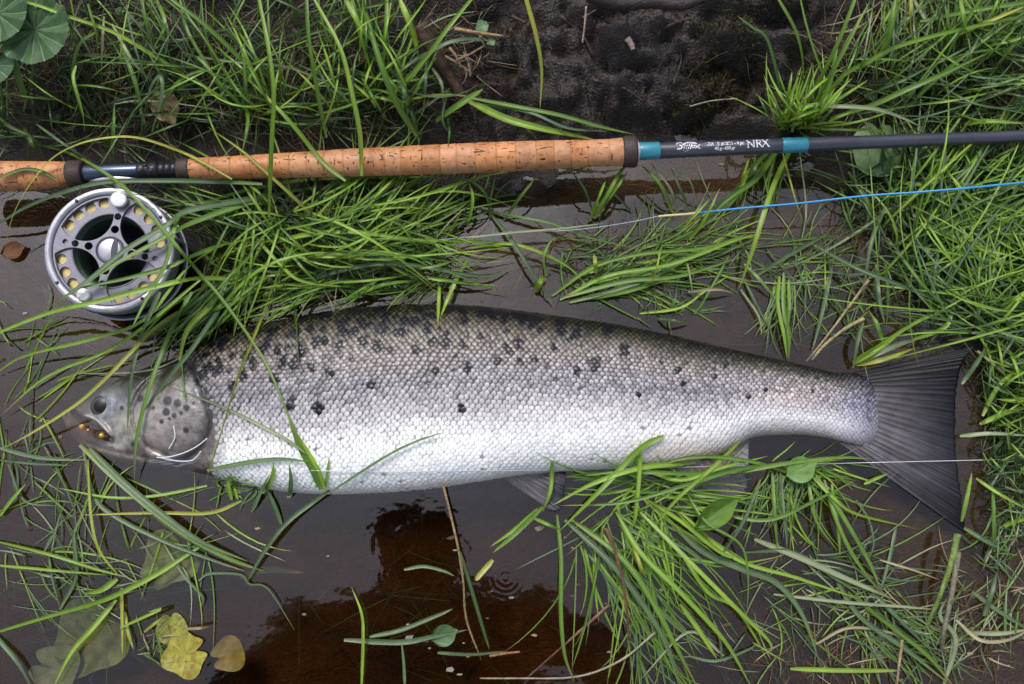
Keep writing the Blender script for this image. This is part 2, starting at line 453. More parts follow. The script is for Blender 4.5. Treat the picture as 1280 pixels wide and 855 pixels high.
def head_col(px, py):
    v = (py - ftop(px)) / np.maximum(fbot(px) - ftop(px), 1)
    n = fbm(px / 16., py / 16., 44, 4); n2 = fbm(px / 5., py / 5., 47, 3)
    c = lerp_cols(v + (n - .5) * .22, [(0, (.012, .010, .004)), (.22, (.024, .020, .008)), (.31, (.075, .068, .050)), (.42, (.22, .215, .24)), (.55, (.28, .262, .275)), (.72, (.25, .225, .22)), (.84, (.13, .10, .095)), (.92, (.38, .32, .28)), (1, (.10, .07, .055))])
    ck = np.exp(-(((px - 172) / 20) ** 2 + ((py - 533) / 16) ** 2))[..., None]
    c = c * (1 - .55 * ck) + np.array([.46, .44, .31]) * .55 * ck
    op = np.exp(-(((px - 232) / 44) ** 2 + ((py - 522) / 44) ** 2) ** 2)[..., None]
    c = c * (1 - .45 * op) + np.array([.36, .31, .28]) * .45 * op
    eb = np.exp(-(((px - 150) / 24) ** 2 + ((py - 508) / 16) ** 2))[..., None]
    c = c * (1 - .6 * eb) + np.array([.33, .36, .45]) * .6 * eb
    jw = np.exp(-(((px - 152) / 20) ** 2 + ((py - 556) / 7) ** 2))[..., None]
    c = c * (1 - .6 * jw) + np.array([.55, .53, .52]) * .6 * jw
    c = c * np.array([.90, .92, .86])
    rim = np.exp(-((seg_dist(px, py, GILL) - 6) / 6) ** 2)[..., None]
    c = c * (1 - .6 * rim) + np.array([.07, .065, .075]) * .6 * rim
    c = c * (.40 + 1.10 * n2[..., None]) * (.60 + .75 * n[..., None])
    gl = np.exp(-(seg_dist(px, py, GILL) / 2.2) ** 2)[..., None]
    c = c * (1 - .85 * gl) + np.array([.012, .011, .012]) * .85 * gl
    for (sx, sy, r) in OP_SPOTS:
        k = _smooth(np.clip((r * 1.15 - np.hypot(px - sx, py - sy)) / 2.2 + .3, 0, 1))[..., None] * .95
        c = c * (1 - k) + np.array([.010, .011, .018]) * k
    # mouth and snout
    mo = np.exp(-(seg_dist(px, py, MOUTH) / 5.0) ** 2)[..., None]
    c = c * (1 - .9 * mo) + np.array([.020, .012, .010]) * .9 * mo
    red = np.exp(-(((px - 100) / 16) ** 2 + ((py - 541) / 12) ** 2))[..., None]
    c = c * (1 - .75 * red) + np.array([.12, .045, .025]) * .75 * red
    mx = np.exp(-(seg_dist(px, py, MAXIL) / 2.0) ** 2)[..., None]
    c = c * (1 - .6 * mx) + np.array([.55, .53, .52]) * .6 * mx
    gr = np.exp(-(seg_dist(px, py, PREOP[:30]) / 1.6) ** 2)[..., None]
    c = c * (1 - .55 * gr) + np.array([.06, .055, .055]) * .55 * gr
    # whitish lower gill membranes with dark folds
    lo = np.exp(-(((px - 222) / 26) ** 2 + ((py - 579) / 7) ** 2))[..., None]
    st = (.5 + .5 * np.sin((py - 570 + (px - 222) * .12) * 1.9))[..., None]
    c = c * (1 - .7 * lo) + (np.array([.13, .13, .20]) + st * .34) * .7 * lo
    return np.clip(c, .006, .9)

def fish_point(s, th, extra=0.0):
    """s: station (px along the fish), th: 0 = back edge, pi/2 = upper flank, pi = belly edge"""
    a = ftop(s); b = fbot(s); zc = fzc(s); t = fth(s)
    A = P(s, a, zc); B = P(s, b, zc)
    c = np.cos(th); sn = np.sin(th)
    mid = (A + B) / 2; h = (A - B) / 2
    pt = mid + h * c[..., None]
    zz = (t + extra) * np.sign(sn) * np.abs(sn) ** .86
    return pt + np.stack([0 * zz, 0 * zz, zz], -1)

def FZ(x, y):
    """top of the fish above a place (-1 where there is none)"""
    x = np.asarray(x, float); y = np.asarray(y, float)
    s = 640 + x / .00081
    for _ in range(3):
        z = fzc(s) + .6 * fth(s)
        dep = np.abs((CAM[1] - y) * D_[1] + (CAM[2] - 0) * -D_[2])
        s = np.clip(640 + x / P(641., (ftop(s) + fbot(s)) / 2, fzc(s))[..., 0], 80, 1130)
    A = P(s, ftop(s), fzc(s)); B = P(s, fbot(s), fzc(s))
    q = (y - (A[..., 1] + B[..., 1]) / 2) / np.maximum((A[..., 1] - B[..., 1]) / 2, 1e-5)
    ok = (np.abs(q) < 1) & (s > 80.5) & (s < 1120)
    z = fzc(s) + fth(s) * np.sqrt(np.clip(1 - q * q, 0, 1)) ** .86
    z = np.where(ok, z, -1.0)
    tx = P(1090, 460, 0)[0]; tx2 = P(1215, 460, 0)[0]
    ft = (x > tx) & (x < tx2)
    pyt = np.interp(x, [tx, tx2], [458, 428]); pyb = np.interp(x, [tx, tx2], [580, 672])
    ya = P(1100, pyt, 0)[..., 1]; yb = P(1100, pyb, 0)[..., 1]
    z = np.where(ft & (y < ya) & (y > yb), np.maximum(z, .010), z)
    return z

def fin(name, parent, base, tip, z0, z1, mat, rays, c0, c1, ragged=.03, thick=.0009, bulge=0.0, nu=26, dark_rays=.45, sub=6, edge=None, upow=.9):
    """a fan of rays between a base line and a free edge (both photo pixel polylines)"""
    nv = rays * sub
    B = cr(base, 12); T = cr(tip, 12)
    def rs(A):
        d = np.concatenate([[0], np.cumsum(np.hypot(*np.diff(A, axis=0).T))]); q = np.linspace(0, d[-1], nv)
        return np.stack([np.interp(q, d, A[:, k]) for k in range(2)], -1)
    B, T = rs(B), rs(T)
    v = np.linspace(0, 1, nv)
    u = np.linspace(0, 1, nu)[:, None]
    rag = 1 - ragged * (fbm(v * rays * .9, v * 0 + .5, 3, 3)) - ragged * .5 * fbm(v * rays * 4, v * 0 + .1, 9, 2)
    px = B[None, :, 0] + (T - B)[None, :, 0] * u * rag; py = B[None, :, 1] + (T - B)[None, :, 1] * u * rag
    z0v = np.interp(v, np.linspace(0, 1, len(z0)), z0); z1v = np.interp(v, np.linspace(0, 1, len(z1)), z1)
    z = z0v + (z1v - z0v) * u + bulge * np.sin(math.pi * u) 
    vw = v + .35 / rays * (fbm(v * rays * 1.3, 0 * v + .2, 83, 2) - .5) * 2
    ridge = np.cos(vw * 2 * math.pi * rays)
    fork = np.cos(vw * 4 * math.pi * rays)
    amp = (.0007 * (1 - .6 * u)) * (1 - np.clip(u * 1.6 - .6, 0, 1)) * ridge + .0005 * np.clip(u * 2 - .6, 0, 1) * fork
    wav = .004 * np.sin(v * 9 + 1) * u ** 2
    top = P(px, py, z + wav + amp)
    bot = top - np.array([0, 0, thick]) - np.array([0, 0, .002]) * (1 - u[..., None]) * 1.0
    dk = .5 + .5 * ridge * (1 - u) + .5 * fork * u * .6
    n = .55 * fbm(v[None] * rays * 2.2 + 0 * u, u * 2.5 + 0 * v[None], 61, 3) + .45 * fbm(px / 11., py / 11., 63, 4)
    col = np.array(c0)[None, None] + (np.array(c1) - np.array(c0))[None, None] * (u[..., None] ** upow)
    col = col * (1 - dark_rays + dark_rays * 1.6 * dk[..., None]) * (.25 + 1.5 * n[..., None])
    if edge: col = col * np.interp(v, [e[0] for e in edge], [e[1] for e in edge])[None, :, None]
    V = np.concatenate([top.reshape(-1, 3), bot.reshape(-1, 3)])
    C = np.concatenate([col.reshape(-1, 3)] * 2)
    n1 = nu * nv
    F = grid_faces(nu, nv)
    F2 = [tuple(n1 + i for i in reversed(f)) for f in F]
    E = []
    for j in range(nv - 1):
        a = (nu - 1) * nv + j
        E.append((a, n1 + a, n1 + a + 1, a + 1)); E.append((j + 1, n1 + j + 1, n1 + j, j))
    for i in range(nu - 1):
        a, b = i * nv, (i + 1) * nv
        E.append((a, n1 + a, n1 + b, b)); a += nv - 1; b += nv - 1; E.append((b, n1 + b, n1 + a, a))
    return mesh_obj(name, V, F + F2 + E, mat, parent, cols=C)

def build_fish():
    root = empty('salmon', P(560, 500, -.06), 'large silver salmon with black spots lying on its side in the shallows', 'fish')
    m_body = principled('fish_skin', (0, 0, 0), .32, vcol=True, noise=(900, (.75, .74, .73), .5, 4), bump=(420, .5, .0016), coat=.5, spec=.5, sss=0.0)
    m_scale = principled('fish_scales', (0, 0, 0), .30, vcol=True, metal=.0, spec=.34)
    m_fin = principled('fin_membrane', (0, 0, 0), .38, vcol=True, noise=(500, (.6, .6, .65), .6, 5), bump=(600, .3, .0008), spec=.22)
    # body: one continuous surface
    st = np.concatenate([np.linspace(80, 300, 200), np.linspace(303, 1130, 230)])
    nth = 190
    th = np.concatenate([np.linspace(0, math.pi, 150), np.linspace(math.pi, 2 * math.pi, 41)[1:]])[:nth - 1]
    S, T = np.meshgrid(st, th, indexing='ij')
    px = S; py = ftop(S) + (1 - np.cos(T)) / 2 * (fbot(S) - ftop(S))
    up = np.clip(np.sin(T) * 4, 0, 1)
    ex = head_disp(px, py) * up
    V = fish_point(S, T, 0.0)
    V[..., 2] += ex
    blend = _smooth(np.clip((seg_sign(px, py)) / 6 + .5, 0, 1))[..., None]
    endb = _smooth(np.clip((px - 1075) / 28, 0, 1))[..., None]
    ec = np.array([.105, .100, .135]) * np.interp((py - ftop(px)) / np.maximum(fbot(px) - ftop(px), 1), [0, .2, .5, 1], [.15, .4, 1, .9])[..., None] * (.5 + fbm(py / 3., px / 30., 91, 3))[..., None]
    C = head_col(px, py) * (1 - blend) + (flank_col(px, py) * np.interp((py - ftop(px)) / np.maximum(fbot(px) - ftop(px), 1), [0, .4, .7, 1], [.30, .28, .5, .6])[..., None]) * blend
    C = C * (1 - endb) + ec * endb
    sgb = seg_sign(px, py)[..., None]; C = C * (1 - .55 * np.clip(1 - np.abs(sgb - 7) / 10, 0, 1))  # shadow band behind the gill cover, put into the skin colour
    nv = len(th)
    Vl = list(map(tuple, V.reshape(-1, 3)))
    F = grid_faces(len(st), nv, True)
    F.append(tuple(range(nv))); F.append(tuple((len(st) - 1) * nv + j for j in reversed(range(nv))))
    mesh_obj('body', Vl, F, m_body, root, cols=C.reshape(-1, 3))
    # scales, thousands of small overlapping plates
    sv, sf, sc = [], [], []
    th_f = np.linspace(.04, math.pi - .02, 240)
    p0 = 7.4
    s = 232.0; col_i = 0
    while s < 1112:
        ratio = np.interp(s, [230, 500, 900, 1060, 1112], [.94, 1.0, .90, .72, .50])
        step = p0 * ratio * .5
        pts = fish_point(np.full(th_f.shape, s), th_f)
        nx = fish_point(np.full(th_f.shape, s + 2.0), th_f)
        d = np.concatenate([[0], np.cumsum(np.linalg.norm(np.diff(pts, axis=0), axis=1))])
        mid = np.interp(math.pi / 2, th_f, d)
        rowp = .0078 * ratio
        k0 = int((0 - mid) / rowp) - 1; k1 = int((d[-1] - mid) / rowp) + 1
        pos = (np.arange(k0, k1 + 1) + (.5 if col_i % 2 else 0)) * rowp + mid
        pos = pos[(pos > 0) & (pos < d[-1])]
        pos = pos + rng.normal(0, .00034, len(pos)) + .0012 * np.sin(s / 47.) + .0008 * np.sin(pos * 90 + s / 31.)
        tt = np.interp(pos, d, th_f)
        ss = np.full(tt.shape, s) + rng.normal(0, .45, len(tt)) + 2.2 * np.sin(pos * 60) + 1.5 * np.sin(pos * 37 + s / 60.)
        pyy = ftop(ss) + (1 - np.cos(tt)) / 2 * (fbot(ss) - ftop(ss))
        sg = seg_sign(ss, pyy)
        keep = (rng.random(len(tt)) < np.clip((sg + 1) / 5, 0, 1)) & (rng.random(len(tt)) > .006) & ((fbm(ss / 13., pyy / 9., 101, 3) < .80) | (rng.random(len(tt)) < .6))
        # scales thin out on the tail root along a curved edge
        lim = 1112 - 34 * np.abs((pyy - 515) / 48) ** 2
        keep &= rng.random(len(tt)) < np.clip((lim - ss) / 12, 0, 1)
        endf = np.clip((lim - ss) / 58, .0, 1)[:, None]
        tt, ss, pyy, endf = tt[keep], ss[keep], pyy[keep], endf[keep]
        if len(tt):
            c0 = fish_point(ss, tt); cu = fish_point(ss + 1.5, tt); cv = fish_point(ss, tt + .01)
            eu = cu - c0; eu /= np.linalg.norm(eu, axis=1, keepdims=True)
            ev = cv - c0; ev /= np.linalg.norm(ev, axis=1, keepdims=True)
            en = np.cross(ev, eu); en *= np.sign(en[:, 2:3]); en /= np.linalg.norm(en, axis=1, keepdims=True)
            base = flank_col(ss, pyy); sg = seg_sign(ss, pyy)[:, None]
            base = base * np.clip(.55 + sg / 40, .55, 1) 
            base = base * endf + np.array([.055, .054, .078]) * np.interp(pyy, [465, 490, 510, 560], [.12, .5, 1, 1.1])[:, None] * (1 - endf)
            vq = (pyy - ftop(ss)) / (fbot(ss) - ftop(ss)); amp = np.interp(vq, [0, .45, .7, 1], [.95, .75, .25, .15])
            bright = (1 - amp / 2 + amp * rng.random(len(tt)))[:, None]
            base = base * bright
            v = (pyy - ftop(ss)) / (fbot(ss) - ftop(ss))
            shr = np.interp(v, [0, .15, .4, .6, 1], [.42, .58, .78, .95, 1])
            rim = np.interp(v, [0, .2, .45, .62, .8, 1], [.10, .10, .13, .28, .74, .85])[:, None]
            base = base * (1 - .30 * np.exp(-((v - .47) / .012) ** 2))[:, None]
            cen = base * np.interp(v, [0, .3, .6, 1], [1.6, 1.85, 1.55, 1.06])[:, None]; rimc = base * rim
            Ls = .0062 * ratio; Ws = .0071 * ratio
            tilt = rng.normal(0, .085, len(tt))[:, None]
            prof = [(-.55, 0, -.00035, 1)] + [(-.30, .40, -.00020, 1), (.22, .50, .00012, 1), (.56, .30, .00034, 1), (.68, 0, .00042, 1), (.56, -.30, .00034, 1), (.22, -.50, .00012, 1), (-.30, -.40, -.00020, 1)]
            inner = [(.36, .22, .00062), (.46, 0, .00066), (.36, -.22, .00062), (-.1, -.25, .0005), (-.25, 0, .0004), (-.1, .25, .0005)]
            ab = np.array([(q[0], q[1]) for q in prof] + [(q[0], q[1]) for q in inner])
            whole = np.clip(spot_mask(ss, pyy) * 1.5 - .5, 0, 1)[:, None]
            spots_here = np.maximum(whole, spot_mask(ss[:, None] + ab[None, :, 0] * Ls / .0008, pyy[:, None] + ab[None, :, 1] * Ws / .0008)) * np.clip(.85 + .5 * rng.random((len(tt), 1)), 0, 1)
            for i in range(len(tt)):
                q = len(sv)
                spv = spots_here[i]
                for kk, (a, b, h, _) in enumerate(prof):
                    sv.append(c0[i] + eu[i] * (a * Ls) + ev[i] * (b * Ws) + en[i] * (h * ratio * 1.3 + .0001 + tilt[i, 0] * a * Ls)); sc.append(rimc[i] * (1 - spv[kk]) + np.array([.004, .004, .007]) * spv[kk])
                for kk, (a, b, h) in enumerate(inner):
                    a, b = .12 + (a - .12) * shr[i], b * shr[i]
                    sv.append(c0[i] + eu[i] * (a * Ls) + ev[i] * (b * Ws) + en[i] * (h * ratio * 1.3 + .0001 + tilt[i, 0] * a * Ls)); sc.append(cen[i] * (1 - spv[8 + kk]) + np.array([.007, .007, .011]) * spv[8 + kk])
                o = q + 8
                sf.append((o, o + 1, o + 2)); sf.append((o, o + 2, o + 3, o + 5)); sf.append((o + 3, o + 4, o + 5))
                # rim strip
                sf += [(q + 4, o + 1, o, q + 3), (q + 3, o, q + 2), (q + 2, o, o + 5, q + 1), (q + 1, o + 5, o + 4, q),
                       (q + 4, q + 5, o + 2, o + 1), (q + 5, q + 6, o + 2), (q + 6, q + 7, o + 3, o + 2), (q + 7, q, o + 4, o + 3)]
        s += step; col_i += 1
    so = mesh_obj('scales', sv, sf, m_scale, root, cols=np.array(sc), smooth=True)
    tag(so, kind='stuff')
    # tail
    fin('tail_fin', root, [(1056, 467), (1084, 484), (1090, 513), (1082, 542), (1046, 551)],
        [(1224, 432), (1207, 452), (1199, 482), (1196, 520), (1197, 560), (1202, 610), (1211, 669)],
        [.002, .0045, .0055, .0035, .000], [.015, .013, .011, .009, .007, .004], m_fin, 22,
        (.20, .185, .195), (.010, .0105, .015), ragged=.03, nu=40, dark_rays=.27, upow=.5, edge=((0, .22), (.18, .35), (.35, .8), (.6, 1.15), (.85, 1.2), (1, .8)))
    fin('pelvic_fin', root, [(628, 596), (655, 594), (690, 588)], [(690, 640), (703, 637), (707, 610), (708, 588)],
        [-.002, .000], [.006, .006, .004], m_fin, 9, (.16, .15, .16), (.030, .030, .038), nu=20, dark_rays=.6)
    fin('anal_fin', root, [(840, 578), (880, 566), (925, 548)], [(862, 602), (905, 620), (930, 618), (936, 590), (936, 546)],
        [-.004, -.004], [-.004, -.002, -.001, -.002], m_fin, 12, (.42, .34, .27), (.12, .12, .17), nu=20, dark_rays=.35)
    fin('pectoral_fin', root, [(283, 556), (296, 560), (306, 552)], [(241, 592), (252, 600), (272, 603), (290, 590)],
        [-.004, .004], [-.010, -.006, -.004], m_fin, 8, (.10, .09, .085), (.030, .027, .025), nu=16, dark_rays=.5)
    # fold of skin behind the gill where the pectoral fin roots
    fin('fin_root', root, [(262, 574), (270, 562), (283, 554)], [(294, 558), (308, 548), (322, 532)],
        [.008, .012], [.006, .018], m_fin, 5, (.07, .06, .06), (.24, .21, .21), nu=10, dark_rays=.3)
    # eye
    e0 = fish_point(np.array([float(EYE[0])]), np.array([math.acos(1 - 2 * (EYE[1] - ftop(EYE[0])) / (fbot(EYE[0]) - ftop(EYE[0])))]))[0]
    bm = bmesh.new(); bmesh.ops.create_uvsphere(bm, u_segments=32, v_segments=20, radius=.0096)
    v = np.array([list(q.co) for q in bm.verts]); f = [[q.index for q in fc.verts] for fc in bm.faces]; bm.free()
    v = v * np.array([1.0, .95, .30])
    rr = np.hypot(v[:, 0] / .0096, v[:, 1] / .0091)
    cc = np.where((rr < .66)[:, None], np.array([.006, .007, .010]), np.where((rr < .82)[:, None], np.array([.075, .070, .055]), np.array([.022, .024, .032])))
    m_eye = principled('eye', (0, 0, 0), .3, vcol=True, spec=.25, noise=(900, (.5, .5, .5), .6))
    eye = mesh_obj('eye', v * 1.15 + e0 + np.array([0, 0, -.0030]), f, m_eye, root, cols=cc)
    return root

def seg_sign(px, py):
    """signed distance (px) behind the gill opening: > 0 on the scaled flank"""
    gx = np.interp(py, GP_Y, GP_X)
    return px - gx
_g = np.array([(222, 425), (238, 440), (246, 452), (258, 464), (268, 486), (278, 512), (284, 535), (285, 552), (280, 575), (270, 600), (266, 620)], float)
GP_Y, GP_X = cr(_g, 6)[:, 1], cr(_g, 6)[:, 0]
FZ_exact = FZ
FZ = Table(FZ_exact)
FISH = build_fish()

# ------------------------------------------------------------------ the rod
ROD_Z = .056
ROD_A = P(0, 221, ROD_Z); ROD_B = P(1280, 170, ROD_Z)
ROD_D = (ROD_B - ROD_A) / np.linalg.norm(ROD_B - ROD_A)
ROD_L = np.linalg.norm(ROD_B - ROD_A)
ROD_S = np.cross(np.array([0, 0, 1.]), ROD_D); ROD_N = np.cross(ROD_D, ROD_S)     # sideways (away), up
RPX = ROD_L / 1280 * .9992
def rod_pt(px, ang, r):
    """point on the rod at photo column px; ang 0 = up, positive = away from the photographer"""
    px, ang, r = np.broadcast_arrays(np.asarray(px, float), np.asarray(ang, float), np.asarray(r, float))
    c = ROD_A + ROD_D * (px[..., None] * ROD_L / 1280)
    return c + ROD_N * (np.cos(ang) * r)[..., None] + ROD_S * (np.sin(ang) * r)[..., None]
def rod_lathe(name, prof, mat, parent, n=40, cols=None):
    prof = np.array(prof, float)
    a = np.linspace(0, 2 * math.pi, n, endpoint=False)
    V = rod_pt(prof[:, 0][:, None], a[None], (prof[:, 1] * RPX)[:, None]).reshape(-1, 3)
    F = grid_faces(len(prof), n, True)
    F.append(tuple(reversed(range(n)))); F.append(tuple((len(prof) - 1) * n + j for j in range(n)))
    o = mesh_obj(name, V, F, mat, parent, cols=None if cols is None else np.repeat(np.array([cols]), len(V), 0))
    o.data.polygons.foreach_set('use_smooth', np.array([len(p.vertices) < 5 for p in o.data.polygons]))
    return o

def cork_material():
    m, nt, out = new_mat('cork')
    b = N(nt, 'ShaderNodeBsdfPrincipled'); nt.links.new(b.outputs[0], out.inputs[0])
    b.inputs['Roughness'].default_value = .5; b.inputs['Specular IOR Level'].default_value = .45
    at = N(nt, 'ShaderNodeAttribute', attribute_name='Col')
    tc = N(nt, 'ShaderNodeTexCoord')
    def noise(scale, stretch, detail=4):
        mp = N(nt, 'ShaderNodeMapping'); mp.inputs['Scale'].default_value = stretch
        nt.links.new(tc.outputs['Object'], mp.inputs['Vector'])
        t = N(nt, 'ShaderNodeTexNoise'); t.inputs['Scale'].default_value = scale; t.inputs['Detail'].default_value = detail
        nt.links.new(mp.outputs[0], t.inputs['Vector']); return t
    t1 = noise(160, (1, 1, 1)); t2 = noise(420, (.28, 1, 1), 2); t3 = noise(420, (1, .3, .6), 2); t4 = noise(30, (1, 1, 1))
    mx = N(nt, 'ShaderNodeMix', data_type='RGBA', blend_type='MULTIPLY'); mx.inputs[0].default_value = 1
    r1 = N(nt, 'ShaderNodeMapRange'); r1.inputs['From Min'].default_value = .3; r1.inputs['From Max'].default_value = .7; r1.inputs['To Min'].default_value = .78; r1.inputs['To Max'].default_value = 1.12
    nt.links.new(t1.outputs['Fac'], r1.inputs['Value'])
    nt.links.new(at.outputs['Color'], mx.inputs[6]); nt.links.new(r1.outputs[0], mx.inputs[7])
    pits = N(nt, 'ShaderNodeMath', operation='MAXIMUM')
    for i, t in enumerate((t2, t3)):
        r = N(nt, 'ShaderNodeMapRange'); r.inputs['From Min'].default_value = .64 if i == 0 else .65; r.inputs['From Max'].default_value = .71
        nt.links.new(t.outputs['Fac'], r.inputs['Value']); nt.links.new(r.outputs[0], pits.inputs[i])
    dirt = N(nt, 'ShaderNodeMapRange'); dirt.inputs['From Min'].default_value = .5; dirt.inputs['From Max'].default_value = .75; dirt.inputs['To Max'].default_value = .9
    nt.links.new(t4.outputs['Fac'], dirt.inputs['Value'])
    m1 = N(nt, 'ShaderNodeMix', data_type='RGBA', blend_type='MULTIPLY'); m1.inputs[7].default_value = (.62, .48, .40, 1)
    nt.links.new(dirt.outputs[0], m1.inputs[0]); nt.links.new(mx.outputs[2], m1.inputs[6])
    m2 = N(nt, 'ShaderNodeMix', data_type='RGBA'); m2.inputs[7].default_value = (.045, .017, .008, 1)
    nt.links.new(pits.outputs[0], m2.inputs[0]); nt.links.new(m1.outputs[2], m2.inputs[6])
    nt.links.new(m2.outputs[2], b.inputs['Base Color'])
    bp = N(nt, 'ShaderNodeBump'); bp.inputs['Strength'].default_value = .7; bp.inputs['Distance'].default_value = .0012; bp.invert = True
    nt.links.new(pits.outputs[0], bp.inputs['Height']); nt.links.new(bp.outputs[0], b.inputs['Normal'])
    return m

def tube(pts, rad, n=8, cap=True):
    pts = np.asarray(pts, float)
    rad = np.broadcast_to(np.asarray(rad, float), (len(pts),))
    tg = np.gradient(pts, axis=0); tg /= np.linalg.norm(tg, axis=1, keepdims=True) + 1e-12
    ref = np.array([0, 0, 1.]) if abs(tg[0][2]) < .9 else np.array([0, 1., 0])
    V = []
    for p, t, r in zip(pts, tg, rad):
        a = np.cross(t, ref); a /= np.linalg.norm(a) + 1e-12; b = np.cross(a, t)
        for k in range(n):
            q = 2 * math.pi * k / n
            V.append(p + r * (math.cos(q) * a + math.sin(q) * b))
    F = grid_faces(len(pts), n, True)
    if cap:
        F.append(tuple(range(n))); F.append(tuple((len(pts) - 1) * n + j for j in reversed(range(n))))
    return V, F

def curve_to_mesh(name, splines, depth, mat, parent=None, bevel=0.0):
    """filled flat outline (first spline outside, others holes) in its own XY plane -> vertices, faces"""
    cu = bpy.data.curves.new(name, 'CURVE'); cu.dimensions = '2D'; cu.fill_mode = 'BOTH'; cu.extrude = depth
    cu.bevel_depth = bevel; cu.bevel_resolution = 1
    for s in splines:
        sp = cu.splines.new('POLY'); sp.points.add(len(s) - 1)
        for q, (x, y) in zip(sp.points, s): q.co = (x, y, 0, 1)
        sp.use_cyclic_u = True
    return _data_to_vf(cu)

def _data_to_vf(cu):
    ob = bpy.data.objects.new('outline', cu); scene.collection.objects.link(ob)
    dg = bpy.context.evaluated_depsgraph_get(); dg.update()
    me = bpy.data.meshes.new_from_object(ob.evaluated_get(dg))
    V = np.array([list(v.co) for v in me.vertices]); F = [tuple(p.vertices) for p in me.polygons]
    bpy.data.objects.remove(ob); bpy.data.meshes.remove(me)
    return V, F

def text_vf(body, size, spacing=1.0, shear=0.0, bold=0.0):
    cu = bpy.data.curves.new('lettering', 'FONT'); cu.body = body; cu.size = size; cu.extrude = 0.0
    cu.space_character = spacing; cu.shear = shear; cu.offset = bold
    return _data_to_vf(cu)

def wrap_on_rod(name, V, F, px0, py_off, rpx, mat, parent, lift=.15):
    """lay flat lettering (units: photo pixels, x along the rod, y up the page) on the rod's surface"""
    ANG = math.radians(-14)          # the side turned towards the photographer
    V = np.asarray(V)
    W = rod_pt(px0 + V[:, 0], (V[:, 1] + py_off) / rpx + ANG + .30, (rpx + lift) * RPX)
    o = mesh_obj(name, W, F, mat, parent, smooth=False)
    return o

